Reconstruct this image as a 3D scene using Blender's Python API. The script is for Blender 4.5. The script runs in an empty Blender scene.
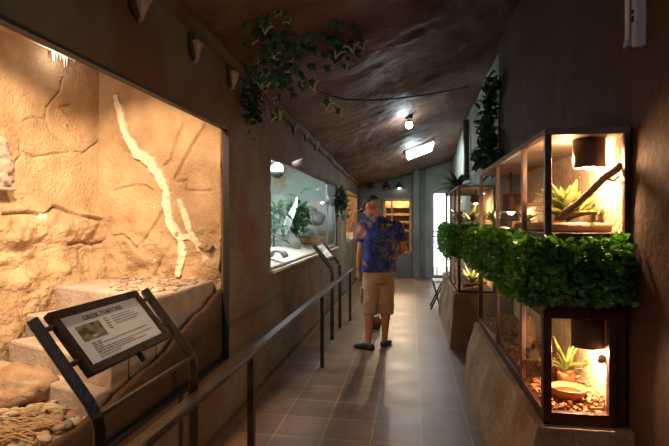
import bpy, bmesh, math, random
from mathutils import Vector, Matrix, noise, Euler
R = random.Random(11)
PI = math.pi
C = bpy.context.scene.collection
YAW = math.radians(9.0); FPX = 483.0; HX, HY = 334.5, 219.0; EYE = 1.47
FW = Vector((-math.sin(YAW), math.cos(YAW), 0)); RT = Vector((math.cos(YAW), math.sin(YAW), 0)); CAM = Vector((0, 0, EYE))

# ------------------------------------------------------------------ survey helpers (sight line -> point on a real plane)
def ray(px, py): return FW + RT*((px-HX)/FPX) + Vector((0, 0, (HY-py)/FPX))
def at(px, py, X=None, Y=None, Z=None):
    d = ray(px, py)
    if X is not None: t = X/d.x
    elif Y is not None: t = Y/d.y
    else: t = (Z-EYE)/d.z
    return CAM + d*t
def at_plane(px, py, p, n):
    d = ray(px, py); return CAM + d*((Vector(p)-CAM).dot(n)/d.dot(n))
def sm(a, b, x):
    t = max(0., min(1., (x-a)/(b-a))); return t*t*(3-2*t)
def fbm(p, s, o=4): return noise.fractal(Vector(p)*s, 1.0, 2.0, o)

# ------------------------------------------------------------------ materials
def newmat(name):
    m = bpy.data.materials.new(name); m.use_nodes = True
    nt = m.node_tree; return m, nt, nt.nodes['Principled BSDF']
def mat(name, c1, c2=None, rough=.7, scale=6., bump=0., bscale=None, metal=0., detail=6, spec=.5, lo=.35, hi=.65, trans=0.):
    m, nt, b = newmat(name)
    b.inputs['Base Color'].default_value = (*c1, 1); b.inputs['Roughness'].default_value = rough
    b.inputs['Metallic'].default_value = metal; b.inputs['Specular IOR Level'].default_value = spec
    tc = nt.nodes.new('ShaderNodeTexCoord')
    if c2:
        n = nt.nodes.new('ShaderNodeTexNoise'); n.inputs['Scale'].default_value = scale; n.inputs['Detail'].default_value = detail
        r = nt.nodes.new('ShaderNodeValToRGB'); r.color_ramp.elements[0].position = lo; r.color_ramp.elements[1].position = hi
        r.color_ramp.elements[0].color = (*c1, 1); r.color_ramp.elements[1].color = (*c2, 1)
        nt.links.new(tc.outputs['Object'], n.inputs['Vector']); nt.links.new(n.outputs['Fac'], r.inputs['Fac']); nt.links.new(r.outputs['Color'], b.inputs['Base Color'])
    if bump:
        n2 = nt.nodes.new('ShaderNodeTexNoise'); n2.inputs['Scale'].default_value = bscale or scale*6; n2.inputs['Detail'].default_value = 8
        bp = nt.nodes.new('ShaderNodeBump'); bp.inputs['Strength'].default_value = bump; bp.inputs['Distance'].default_value = .02
        nt.links.new(tc.outputs['Object'], n2.inputs['Vector']); nt.links.new(n2.outputs['Fac'], bp.inputs['Height']); nt.links.new(bp.outputs['Normal'], b.inputs['Normal'])
    if trans:
        tr = nt.nodes.new('ShaderNodeBsdfTranslucent'); mx = nt.nodes.new('ShaderNodeMixShader'); mx.inputs[0].default_value = trans
        tr.inputs['Color'].default_value = (*[min(1, v*1.3) for v in (c2 or c1)], 1)
        nt.links.new(b.outputs[0], mx.inputs[1]); nt.links.new(tr.outputs[0], mx.inputs[2]); nt.links.new(mx.outputs[0], nt.nodes['Material Output'].inputs['Surface'])
    return m
def emit(name, col, s):
    m, nt, b = newmat(name)
    b.inputs['Base Color'].default_value = (*col, 1); b.inputs['Emission Color'].default_value = (*col, 1); b.inputs['Emission Strength'].default_value = s
    return m
def glassmat(name, tint=(1, 1, 1), base=.006):
    m, nt, b = newmat(name); nt.nodes.remove(b)
    t = nt.nodes.new('ShaderNodeBsdfTransparent'); t.inputs['Color'].default_value = (*tint, 1)
    g = nt.nodes.new('ShaderNodeBsdfGlossy'); g.inputs['Roughness'].default_value = .02
    lw = nt.nodes.new('ShaderNodeLayerWeight'); lw.inputs['Blend'].default_value = .5
    pw = nt.nodes.new('ShaderNodeMath'); pw.operation = 'POWER'; pw.inputs[1].default_value = 5.
    f = nt.nodes.new('ShaderNodeMath'); f.operation = 'MULTIPLY_ADD'; f.inputs[1].default_value = .07; f.inputs[2].default_value = base
    nt.links.new(lw.outputs['Facing'], pw.inputs[0]); nt.links.new(pw.outputs[0], f.inputs[0])
    mx = nt.nodes.new('ShaderNodeMixShader')
    nt.links.new(f.outputs[0], mx.inputs[0]); nt.links.new(t.outputs[0], mx.inputs[1]); nt.links.new(g.outputs[0], mx.inputs[2])
    nt.links.new(mx.outputs[0], nt.nodes['Material Output'].inputs['Surface']); return m

M = {}
M['plaster'] = mat('weathered plaster', (.135, .066, .031), (.16, .132, .092), .85, 1.7, .6, 25, lo=.42, hi=.60)
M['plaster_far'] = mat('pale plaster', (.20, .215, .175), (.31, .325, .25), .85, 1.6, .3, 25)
M['plaster_end'] = mat('grey plaster', (.115, .118, .11), (.19, .19, .175), .85, 1.6, .3, 25)
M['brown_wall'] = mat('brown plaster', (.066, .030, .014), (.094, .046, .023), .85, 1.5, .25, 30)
M['ceil'] = mat('rough sprayed ceiling', (.15, .073, .048), (.25, .148, .10), .6, 3., 1., 13)
M['sand_rock'] = mat('sand coloured rockwork', (.40, .26, .15), (.62, .45, .30), .9, 4.5, .8, 55, lo=.3, hi=.68)
M['streak'] = mat('chalky plaster', (.80, .70, .58), (.93, .86, .76), .9, 14, .6, 60)
M['step'] = mat('cast step stone', (.38, .31, .28), (.52, .44, .40), .85, 6, .5, 40)
M['white_streak'] = mat('white streaks', (.9, .9, .88), None, .25)
M['soil'] = mat('sandy soil', (.36, .24, .14), (.5, .35, .22), .95, 12, .5, 60)
M['sand'] = mat('pale sand', (.70, .60, .46), (.8, .7, .56), .95, 8, .2, 90)
M['peb'] = [mat('pebble '+n, a, b, .6, 9) for n, a, b in (('tan', (.38, .28, .20), (.48, .37, .28)), ('grey', (.28, .26, .24), (.38, .35, .32)), ('pale', (.50, .44, .36), (.6, .53, .45)), ('rust', (.34, .20, .13), (.44, .28, .19)))]
M['boulder'] = mat('boulder', (.30, .19, .12), (.50, .35, .24), .85, 7, 1., 24)
M['grey_rock'] = mat('grey stone', (.24, .24, .23), (.42, .41, .38), .8, 7, .5, 30)
M['cool_rock'] = mat('pale rockwork', (.40, .47, .46), (.60, .66, .63), .85, 2.2, .5, 14)
M['cool_rock_o'] = mat('pale rockwork with rust stain', (.62, .70, .67), (.62, .44, .30), .85, 1.5, .5, 14, lo=.52, hi=.62)
M['white_glare'] = mat('white glare slab', (.93, .94, .93), None, .7)
M['straw'] = mat('straw', (.62, .42, .2), (.7, .5, .26), .8, 20)
M['iron'] = mat('dark painted iron', (.028, .02, .016), (.06, .035, .022), .38, 14, .25, 60)
M['rail'] = mat('brown painted iron', (.02, .011, .008), (.042, .022, .014), .36, 10, .15, 60)
M['frame_wood'] = mat('carved dark frame', (.028, .015, .010), (.06, .032, .02), .6, 16, .3, 45, spec=.2)
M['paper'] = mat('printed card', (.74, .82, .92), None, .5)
M['ink'] = mat('black ink', (.05, .05, .06), None, .7)
M['photo'] = mat('printed picture', (.07, .06, .045), (.30, .25, .17), .6, 34, lo=.4, hi=.6)
M['photo_hi'] = mat('printed pale patch', (.5, .48, .42), None, .6)
M['viv_wood'] = mat('reddish brown timber', (.050, .016, .009), (.09, .03, .016), .45, 12, .2, 50)
M['viv_roof'] = mat('dull roof board', (.16, .11, .08), (.24, .17, .12), .7, 8)
M['viv_back'] = mat('textured back panel', (.50, .34, .20), (.72, .54, .36), .9, 20, .8, 60)
M['glass'] = glassmat('clear glass', (.96, .97, .96))
M['hood'] = mat('brown lamp shade', (.06, .026, .016), (.085, .035, .02), .5, 10)
M['hood_in'] = mat('lamp shade lining', (.8, .7, .55), None, .6)
M['chrome'] = mat('dull metal', (.5, .5, .5), None, .35, metal=1.)
M['bulb_w'] = emit('warm bulb', (1, .66, .32), 60)
M['bulb_c'] = emit('cool bulb', (.85, .94, 1), 45)
M['lamp_c'] = emit('cool lamp panel', (.85, .95, 1), 14)
M['globe'] = emit('white globe lamp', (.86, .95, 1), 4.)
M['bark'] = mat('bare branch', (.30, .17, .09), (.45, .28, .17), .8, 14, .7, 50)
M['log'] = mat('pale log', (.48, .31, .19), (.58, .40, .26), .8, 12, .5, 50)
M['terracotta'] = mat('terracotta', (.50, .16, .065), (.58, .21, .09), .45, 6)
M['chip'] = mat('bark chips', (.26, .10, .045), (.46, .22, .10), .85, 30)
M['leaf_box'] = mat('boxwood leaf', (.025, .13, .010), (.09, .30, .025), .35, 9, lo=.4, hi=.6, trans=.25)
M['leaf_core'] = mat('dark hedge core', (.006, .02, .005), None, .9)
M['leaf_dark'] = mat('dark leaf', (.02, .06, .03), (.05, .11, .05), .45, 9, trans=.1)
M['leaf_mid'] = mat('green leaf', (.06, .20, .04), (.14, .32, .07), .4, 9, trans=.2)
M['leaf_e2'] = mat('deep green leaf', (.02, .085, .03), (.06, .19, .07), .4, 9, trans=.15)
M['leaf_warm'] = mat('olive leaf', (.16, .22, .05), (.32, .36, .10), .4, 12, trans=.2)
M['ivy_green'] = mat('ivy green', (.02, .10, .035), (.06, .2, .07), .5, 18)
M['ivy_cream'] = mat('ivy cream margin', (.62, .56, .40), None, .55)
M['stem'] = mat('brown stem', (.10, .07, .035), None, .8)
M['tooth'] = mat('pale jutting stone', (.42, .30, .22), (.6, .45, .34), .85, 9, .5, 40)
M['shade_patch'] = mat('dark recess', (.045, .032, .022), None, .9)
M['steel'] = mat('blue grey metal', (.22, .25, .28), (.3, .33, .36), .4, 6, metal=.3)
M['bluepanel'] = mat('pale blue panel', (.25, .31, .38), None, .35)
M['white_pl'] = mat('white plastic', (.62, .60, .56), None, .4)
M['white_paper'] = mat('white card', (.85, .85, .85), None, .6)
M['black'] = mat('black rubber', (.012, .012, .013), None, .6)
M['plank'] = mat('honey planks', (.36, .20, .09), (.55, .34, .17), .6, 4, .2)
M['skin'] = mat('skin', (.44, .165, .095), (.52, .21, .125), .5, 9)
M['hair'] = mat('grey hair', (.30, .28, .26), None, .7)
M['cap'] = mat('black cap cloth', (.018, .02, .026), None, .75)
M['cap_edge'] = mat('pale brim edge', (.5, .42, .32), None, .7)
M['khaki'] = mat('khaki cotton', (.33, .22, .125), (.40, .275, .16), .85, 9, .3, 30)
M['sandal'] = mat('dark leather', (.028, .018, .018), None, .55)
M['maroon'] = mat('dark red fabric', (.10, .025, .02), None, .8)
M['eyew'] = mat('eye', (.7, .66, .6), None, .3)

def shirt_mat():
    m, nt, b = newmat('floral shirt print'); N = nt.nodes; L = nt.links
    tc = N.new('ShaderNodeTexCoord'); b.inputs['Roughness'].default_value = .8
    def layer(scale, lo, hi, off, col, prev):
        mp = N.new('ShaderNodeMapping'); mp.inputs['Location'].default_value = off
        n = N.new('ShaderNodeTexNoise'); n.inputs['Scale'].default_value = scale; n.inputs['Detail'].default_value = 3.5
        r = N.new('ShaderNodeValToRGB'); r.color_ramp.elements[0].position = lo; r.color_ramp.elements[1].position = hi
        mx = N.new('ShaderNodeMix'); mx.data_type = 'RGBA'; mx.inputs[7].default_value = (*col, 1)
        L.new(tc.outputs['Object'], mp.inputs['Vector']); L.new(mp.outputs[0], n.inputs['Vector']); L.new(n.outputs['Fac'], r.inputs['Fac']); L.new(r.outputs['Color'], mx.inputs[0])
        if prev: L.new(prev, mx.inputs[6])
        else: mx.inputs[6].default_value = (.012, .017, .16, 1)
        return mx.outputs[2]
    o = layer(12, .50, .60, (3, 1, 0), (.03, .06, .34), None)
    o = layer(7.5, .53, .66, (0, 5, 2), (.15, .17, .05), o)
    o = layer(16, .57, .63, (7, 2, 1), (.012, .012, .05), o)
    o = layer(8, .59, .70, (1, 9, 4), (.50, .17, .05), o)
    L.new(o, b.inputs['Base Color']); return m
M['shirt'] = shirt_mat()

def floor_mat():
    m, nt, b = newmat('worn floor tiles'); N = nt.nodes; L = nt.links
    tc = N.new('ShaderNodeTexCoord'); mp = N.new('ShaderNodeMapping'); mp.inputs['Location'].default_value = (-.068, .12, 0)
    br = N.new('ShaderNodeTexBrick'); br.offset = 0.; br.inputs['Scale'].default_value = 1.; br.inputs['Brick Width'].default_value = .33; br.inputs['Row Height'].default_value = .33
    br.inputs['Mortar Size'].default_value = .006; br.inputs['Mortar Smooth'].default_value = .3
    br.inputs['Color1'].default_value = (.185, .105, .064, 1); br.inputs['Color2'].default_value = (.235, .14, .087, 1); br.inputs['Mortar'].default_value = (.38, .28, .20, 1)
    n = N.new('ShaderNodeTexNoise'); n.inputs['Scale'].default_value = 4.; n.inputs['Detail'].default_value = 8
    r = N.new('ShaderNodeValToRGB'); r.color_ramp.elements[0].position = .35; r.color_ramp.elements[1].position = .7; r.color_ramp.elements[0].color = (.62, .58, .55, 1); r.color_ramp.elements[1].color = (1.15, 1.12, 1.1, 1)
    mx = N.new('ShaderNodeMix'); mx.data_type = 'RGBA'; mx.blend_type = 'MULTIPLY'; mx.inputs[0].default_value = 1.
    L.new(tc.outputs['Object'], mp.inputs[0]); L.new(mp.outputs[0], br.inputs['Vector']); L.new(tc.outputs['Object'], n.inputs['Vector']); L.new(n.outputs['Fac'], r.inputs['Fac'])
    L.new(br.outputs['Color'], mx.inputs[6]); L.new(r.outputs['Color'], mx.inputs[7]); L.new(mx.outputs[2], b.inputs['Base Color'])
    bp = N.new('ShaderNodeBump'); bp.inputs['Strength'].default_value = .35; bp.inputs['Distance'].default_value = .01
    L.new(n.outputs['Fac'], bp.inputs['Height']); L.new(bp.outputs[0], b.inputs['Normal'])
    rr = N.new('ShaderNodeMapRange'); rr.inputs[3].default_value = .32; rr.inputs[4].default_value = .55; L.new(n.outputs['Fac'], rr.inputs[0]); L.new(rr.outputs[0], b.inputs['Roughness'])
    return m
M['floor'] = floor_mat()

# ------------------------------------------------------------------ building helpers
OFF = {}
class MB:
    def __init__(s): s.bm = bmesh.new(); s.mi = 0
    def v(s, p): return s.bm.verts.new(p)
    def f(s, vs):
        try:
            fc = s.bm.faces.new(vs); fc.material_index = s.mi; return fc
        except ValueError: return None
    def box(s, lo, hi, rot=None, piv=None):
        pts = [Vector((x, y, z)) for z in (lo[2], hi[2]) for y in (lo[1], hi[1]) for x in (lo[0], hi[0])]
        if rot is not None:
            pv = Vector(piv) if piv is not None else (Vector(lo)+Vector(hi))/2
            pts = [pv + rot @ (p-pv) for p in pts]
        v = [s.v(p) for p in pts]
        for q in ((0, 2, 3, 1), (4, 5, 7, 6), (0, 1, 5, 4), (2, 6, 7, 3), (0, 4, 6, 2), (1, 3, 7, 5)): s.f([v[i] for i in q])
        return s
    def rings(s, rs, cap=True, closed=True):
        prev = None; first = None
        for r in rs:
            cur = [s.v(p) for p in r]
            if prev:
                n = len(cur)
                for i in range(n if closed else n-1): s.f([prev[i], prev[(i+1) % n], cur[(i+1) % n], cur[i]])
            else: first = cur
            prev = cur
        if cap: s.f(first[::-1]); s.f(prev)
        return s
    def tube(s, pts, rad, seg=8, flat=None, up=None):
        pts = [Vector(p) for p in pts]; rs = []
        n = len(pts); rad = rad if isinstance(rad, (list, tuple)) else [rad]*n
        t0 = (pts[1]-pts[0]).normalized(); a = Vector(up) if up is not None else (Vector((0, 0, 1)) if abs(t0.z) < .9 else Vector((1, 0, 0)))
        for i in range(n):
            t = (pts[min(i+1, n-1)]-pts[max(i-1, 0)]).normalized()
            u = (a - t*a.dot(t)).normalized(); w = t.cross(u); a = u
            k = flat or 1.
            rs.append([pts[i] + (u*math.cos(2*PI*j/seg) + w*k*math.sin(2*PI*j/seg))*rad[i] for j in range(seg)])
        return s.rings(rs)
    def bar(s, a, b, w, d, up=(0, 0, 1)):
        a, b = Vector(a), Vector(b); t = (b-a).normalized(); u = Vector(up); u = (u-t*u.dot(t)).normalized(); q = t.cross(u)
        return s.rings([[p+u*x*w/2+q*y*d/2 for x, y in ((-1, -1), (1, -1), (1, 1), (-1, 1))] for p in (a, b)])
    def lathe(s, prof, c=(0, 0, 0), seg=20, cap=True):
        c = Vector(c)
        return s.rings([[c+Vector((r*math.cos(2*PI*j/seg), r*math.sin(2*PI*j/seg), z)) for j in range(seg)] for r, z in prof], cap)
    def blob(s, c, rad, sub=3, amp=.15, fr=1.5, seed=0, rot=None):
        c = Vector(c); rad = Vector(rad) if not isinstance(rad, (int, float)) else Vector((rad,)*3)
        r = bmesh.ops.create_icosphere(s.bm, subdivisions=sub, radius=1.)
        for vv in r['verts']:
            p = vv.co.normalized(); k = 1+amp*noise.fractal(p*fr+Vector((seed*7.3, seed*3.1, seed)), 1., 2., 4)
            q = Vector((p.x*rad.x, p.y*rad.y, p.z*rad.z))*k
            vv.co = c+(rot @ q if rot is not None else q)
            for fc in vv.link_faces: fc.material_index = s.mi
        return s
    def leaf(s, base, d, nrm, L, W, bend=.25, seg=3):
        base = Vector(base); d = Vector(d).normalized(); nrm = Vector(nrm); nrm = (nrm-d*nrm.dot(d))
        if nrm.length < 1e-4: nrm = d.orthogonal()
        nrm.normalize(); w = d.cross(nrm)
        prev = None
        for i in range(seg+1):
            t = i/seg; ww = W*.5*math.sin(PI*min(.97, .06+.94*t)**.85); c = base+d*L*t - nrm*L*bend*t*t
            cur = [s.v(c-w*ww+nrm*ww*.25), s.v(c), s.v(c+w*ww+nrm*ww*.25)]
            if prev:
                s.f([prev[0], prev[1], cur[1], cur[0]]); s.f([prev[1], prev[2], cur[2], cur[1]])
            prev = cur
        return s
    def prism(s, poly, h0, h1, ax='z'):
        def P(a, b, h): return {'z': (a, b, h), 'x': (h, a, b), 'y': (a, h, b)}[ax]
        return s.rings([[P(a, b, h0) for a, b in poly], [P(a, b, h1) for a, b in poly]])
    def build(s, name, m, parent=None, smooth=False, bevel=0., origin=None, solid=0.):
        bm = s.bm; bmesh.ops.recalc_face_normals(bm, faces=bm.faces) if not getattr(s, 'norecalc', False) else None
        return link(name, bm, m, parent, smooth, bevel, origin, solid)
def link(name, bm, m, parent, smooth, bevel, origin, solid):
    me = bpy.data.meshes.new(name); bm.to_mesh(me); bm.free()
    return link_me(name, me, m, parent, smooth, bevel, origin, solid)
def link_me(name, me, m, parent=None, smooth=False, bevel=0., origin=None, solid=0.):
    o = bpy.data.objects.new(name, me); C.objects.link(o)
    if len(me.materials): me.materials.clear()
    for x in (m if isinstance(m, (list, tuple)) else [m]): me.materials.append(x)
    if parent is not None:
        off = OFF[parent.name]; o.parent = parent; OFF[o.name] = off; me.transform(Matrix.Translation(-off))
    else:
        if origin is None:
            xs = [v.co for v in me.vertices]
            origin = Vector(((min(p.x for p in xs)+max(p.x for p in xs))/2, (min(p.y for p in xs)+max(p.y for p in xs))/2, min(p.z for p in xs)))
        origin = Vector(origin); me.transform(Matrix.Translation(-origin)); o.location = origin; OFF[o.name] = origin
    if smooth:
        for p in me.polygons: p.use_smooth = True
    if bevel:
        b = o.modifiers.new('bevel', 'BEVEL'); b.width = bevel; b.segments = 2; b.limit_method = 'ANGLE'
    if solid:
        b = o.modifiers.new('solid', 'SOLIDIFY'); b.thickness = solid; b.offset = -1
    return o
def tag(o, label, cat, group=None, kind=None):
    o['label'] = label; o['category'] = cat
    if group: o['group'] = group
    if kind: o['kind'] = kind
    return o
def thing(name, label, cat, loc, group=None):
    o = bpy.data.objects.new(name, None); C.objects.link(o); o.location = loc; OFF[o.name] = Vector(loc); o.empty_display_size = .1
    return tag(o, label, cat, group)
def struct(o): o['kind'] = 'structure'; return o
def copy_tree(o, parent=None):
    c = o.copy(); C.objects.link(c)
    if parent is not None: c.parent = parent
    OFF[c.name] = OFF[o.name]
    for ch in list(o.children): copy_tree(ch, c)
    return c

# ------------------------------------------------------------------ shell
XL, XR, YE, YN = -1.30, .95, 12.3, -2.2
def zleft(y): return 2.66-.035*max(0, y-2.5)
def ceil_z(x, y):
    t = max(0., min(1.25, (x-XL)/(XR-XL)))
    n = fbm((x, y, 0), .55, 3)*.07 + fbm((x, y, 3), 2.3, 3)*.02 + fbm((x, y, 9), 7, 3)*.014
    return zleft(y) + .82*t**1.15*(1-.25*sm(8, 12, y)) + n
def at_ceil(px, py):
    d = ray(px, py); t = .5
    while t < 30:
        p = CAM+d*t
        if p.z > ceil_z(p.x, p.y): return p
        t += .02
    return CAM+d*12
b = MB(); b.box((-3.2, YN-.2, -.1), (XR+.5, YE+.25, 0)); struct(b.build('floor', M['floor'], origin=(0, 0, 0)))
b = MB(); b.norecalc = True
xs = [-1.75+i*.042 for i in range(74)]; ys = [YN-.3+i*.05 for i in range(300)]
g = [[b.v((x, y, ceil_z(x, y))) for x in xs] for y in ys]
for j in range(len(ys)-1):
    for i in range(len(xs)-1): b.f([g[j][i], g[j+1][i], g[j+1][i+1], g[j][i+1]])
o = struct(b.build('ceiling', M['ceil'], smooth=True, origin=(0, 0, 0))); md = o.modifiers.new('solid', 'SOLIDIFY'); md.thickness = .12; md.offset = -1

def cells(a, bb, step, extra):
    n = max(1, round((bb-a)/step)); L = [a+(bb-a)*i/n for i in range(n+1)]
    for e in extra:
        k = min(range(len(L)), key=lambda i: abs(L[i]-e)); L[k] = e
    return sorted(set(L))
def wall_x(name, X, y0, y1, ztop, holes, m, nrm=1, thick=.16, amp=.012, step=.05):
    ysl = cells(y0, y1, step, [h for q in holes for h in q[:2]]); zsl = cells(0, ztop, step, [h for q in holes for h in q[2:]])
    b = MB(); b.norecalc = True; G = {}
    for i, y in enumerate(ysl):
        for j, z in enumerate(zsl):
            k = 1.
            G[i, j] = b.v((X+nrm*k*amp*(fbm((y, z, X), 1.6, 4)+.5*fbm((y, z, X), 8, 3)), y, z))
    for i in range(len(ysl)-1):
        for j in range(len(zsl)-1):
            cy, cz = (ysl[i]+ysl[i+1])/2, (zsl[j]+zsl[j+1])/2
            if any(q[0] < cy < q[1] and q[2] < cz < q[3] for q in holes): continue
            q = [G[i, j], G[i+1, j], G[i+1, j+1], G[i, j+1]]
            b.f(q if nrm > 0 else q[::-1])
    o = b.build(name, m, smooth=True, origin=(X, y0, 0)); md = o.modifiers.new('solid', 'SOLIDIFY'); md.thickness = thick; md.offset = -1
    return struct(o)
W1 = (-1.1, at(228, 200, X=XL).y, .47, 2.118)
W2 = (at(271, 200, X=XL).y, at(337, 200, X=XL).y, .985, 2.08)
W3 = (at(345.5, 200, X=XL).y, 11.7, 1.0, 2.05)
wall_x('wall_left', XL, YN-.1, YE+.1, 2.95, [W1, W2, W3], M['plaster'], thick=.045)
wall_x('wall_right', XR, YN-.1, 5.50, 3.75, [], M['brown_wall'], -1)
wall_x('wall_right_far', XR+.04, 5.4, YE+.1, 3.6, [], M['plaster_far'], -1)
# end wall with a display window and the doorway
DX0, DX1, DZ = at(433, 240, Y=YE).x, at(433, 240, Y=YE).x+.62, 1.47+26*12.1/FPX
EW = (at(384, 240, Y=YE).x, at(411, 240, Y=YE).x, .62, 1.95)
b = MB()
for (x0, x1, z0, z1) in ((-1.7, EW[0], 0, 3.6), (EW[0], EW[1], 0, EW[2]), (EW[0], EW[1], EW[3], 3.6), (EW[1], .36, 0, 3.6)):
    b.box((x0, YE, z0), (x1, YE+.16, z1))
struct(b.build('wall_end', M['plaster_end'], origin=(0, YE, 0)))
b = MB()
for (x0, x1, z0, z1) in ((.36, DX0, 0, 3.6), (DX0, DX1, DZ, 3.6), (DX1, 1.4, 0, 3.6), (DX0, DX1, 0, .06)):
    b.box((x0, YE, z0), (x1, YE+.16, z1))
struct(b.build('wall_end_right', M['plaster_far'], origin=(.6, YE, 0)))
b = MB(); b.box((-1.7, YN-.2, 0), (1.4, YN, 3.7)); struct(b.build('wall_near', M['brown_wall']))
# pier standing between the far display window and the doorway
b = MB(); px0, px1 = at(413, 240, Y=YE-.3).x, at(419.5, 240, Y=YE-.3).x
b.box((px0, YE-.3, 0), (px1, YE, 2.95)); struct(b.build('trim_1', M['plaster_end'], bevel=.02))
# doorway
dr = struct(bpy.data.objects.new('door_1', None)); C.objects.link(dr); dr.location = (DX0, YE, 0); OFF[dr.name] = Vector((DX0, YE, 0))
b = MB(); b.box((DX0-.05, YE-.03, 0), (DX0+.02, YE+.05, DZ+.05)).box((DX1-.02, YE-.03, 0), (DX1+.05, YE+.05, DZ+.05)).box((DX0, YE-.03, DZ-.02), (DX1, YE+.05, DZ+.05)); b.build('door_frame', M['steel'], dr)
b = MB()
for z in (.86, 1.0, 1.13): b.box((DX0+.03, YE+.30, z), (DX1+.6, YE+.33, z+.035))
for x in (DX0+.10, DX0+.45, DX0+.9): b.box((x, YE+.33, 0), (x+.03, YE+.36, 1.2))
tag(b.build('slatted_barrier', M['white_paper']), 'low pale slatted barrier outside the bright doorway at the far end', 'barrier')
b = MB(); b.box((-1, YE+.25, -.1), (3, YE+3, -.01)); struct(b.build('floor_outside', M['step']))

# cornice roll where left wall meets ceiling
b = MB(); rs = []
for i in range(70):
    y = -1.8+i*.2; z = ceil_z(XL, y)-.02; r = .05+.012*fbm((y, 0, 4), 2, 3)
    rs.append([(XL+.0+r*math.cos(a)*.9, y, z+r*math.sin(a)) for a in [2*PI*k/10 for k in range(10)]])
b.rings(rs); struct(b.build('trim_2', M['plaster'], smooth=True))

# jutting triangular stones along the top of the left wall
TY = [1.52, 2.14, 2.75, 3.35, 3.95, 4.6, 5.25, 5.86, 6.5, 7.1, 7.7, 8.3, 8.9, 9.5, 10.1, 10.7, 11.3]
TL = {0: None}
tl = ['nearest triangular stone jutting from the left wall, above the top photo edge',
      'triangular stone in a dark pocket above the big sandy exhibit, high on the left wall',
      'pale triangular stone above the right end of the big sandy exhibit window',
      'pinkish triangular stone just left of the hanging ivy, high on the left wall',
      'triangular wall stone half hidden behind the trailing ivy',
      'triangular wall stone right of the ivy, above the near corner of the blue lit window',
      'second triangular wall stone above the blue lit window, counted from the ivy',
      'pale triangular wall stone, third above the blue lit window from the ivy',
      'fourth triangular wall stone above the blue lit window from the ivy']
for i, y in enumerate(TY):
    z = 2.49-.012*max(0, y-6); s = 1.
    t = thing('wall_stone', tl[i] if i < len(tl) else 'small far triangular stone in the row along the end of the left wall', 'stone', (XL, y, z-.13), 'triangular stones along the left wall' if i < 9 else 'far triangular stones along the left wall')
    b = MB(); w = .046+R.uniform(-.006, .008); h = .125+R.uniform(-.015, .015); d = .06
    A = [Vector((XL-.02, y-w, z+.04)), Vector((XL-.02, y+w, z+.04)), Vector((XL-.02, y+.02, z+.04-h))]
    B = [Vector((XL+d*.55, y-w*.75, z+.05)), Vector((XL+d, y+w*.8, z+.045)), Vector((XL+d*.35, y+.025, z+.06-h))]
    b.rings([A, B]); bmesh.ops.subdivide_edges(b.bm, edges=b.bm.edges, cuts=2, use_grid_fill=True)
    for v in b.bm.verts: v.co += Vector((fbm(v.co, 14, 3), fbm(v.co+Vector((5, 0, 0)), 14, 3), 0))*.012
    b.build('stone', M['tooth'], t)
    b = MB(); b.prism([(y-w*1.7, z+.08), (y-w*.2, z+.10), (y+w*.5, z-.02), (y-w*.3, z-.07), (y-w*1.3, z-.03)], XL+.003, XL+.014, 'x'); b.build('shade_patch', M['shade_patch'], t)  # raised dark sheet paints the shade beside the stone

# ------------------------------------------------------------------ exhibit one (big sandy enclosure)
GX = XL-.022                       # glass plane
SY = 3.34                         # side wall
P0 = Vector((-2.34, SY, 0)); P1 = Vector((-2.62, 1.0, 0)); UD = (P1-P0).normalized(); RN = Vector((-UD.y, UD.x, 0))
if RN.x < 0: RN = -RN
def seg_d(p, a, c):
    dx, dy = c[0]-a[0], c[1]-a[1]; L = dx*dx+dy*dy; t = 0 if L == 0 else max(0, min(1, ((p[0]-a[0])*dx+(p[1]-a[1])*dy)/L))
    return math.hypot(p[0]-a[0]-t*dx, p[1]-a[1]-t*dy)
def rockwall(name, org, ud, n, w, z0, z1, step, lines, m, bulge=lambda u, z: 0., amp=.03):
    b = MB(); b.norecalc = True
    nu, nz = int(w/step), int((z1-z0)/step); G = []
    for i in range(nu+1):
        row = []
        for j in range(nz+1):
            u = w*i/nu; z = z0+(z1-z0)*j/nz; p = org+ud*u; d = amp*fbm((p.x*1, p.y, z), 1.6, 3)+.0035*fbm((p.x, p.y, z), 16, 4)+bulge(u, z)
            for (pl, wd, dp) in lines:
                dm = min(seg_d((u, z), pl[k], pl[k+1]) for k in range(len(pl)-1))
                if dm < wd*3: d -= dp*math.exp(-(dm/wd)**2)
            q = p+n*d; row.append(b.v((q.x, q.y, z)))
        G.append(row)
    flip = ud.cross(Vector((0, 0, 1))).dot(n) > 0
    for i in range(nu):
        for j in range(nz):
            q = [G[i][j], G[i+1][j], G[i+1][j+1], G[i][j+1]]; b.f(q if flip else q[::-1])
    o = b.build(name, m, smooth=True, origin=(org.x, org.y, z0)); md = o.modifiers.new('solid', 'SOLIDIFY'); md.thickness = .1; md.offset = -1
    return struct(o)
SN = Vector((0, -1, 0)); SU = Vector((1, 0, 0)); SO = Vector((-2.45, SY, 0))
def side_uv(px, py): p = at(px, py, Y=SY); return (p.x-SO.x, p.z)
def rear_uv(px, py): p = at_plane(px, py, P0, RN); return ((p-P0).dot(UD), p.z)
side_cr = [[(205, 125.5), (194, 143), (183, 163), (174, 180)], [(183, 124), (175, 143), (171, 160), (164, 166)], [(114, 190), (130, 186), (145, 185), (152, 190)],
           [(186, 190), (198, 191), (211, 191)], [(130, 239), (138, 248), (148, 236), (157, 222), (163, 210)], [(163.6, 233), (163.6, 257), (153, 277)], [(112, 236), (122, 234), (130, 239)], [(176, 182), (187, 180), (186, 190)]]
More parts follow.
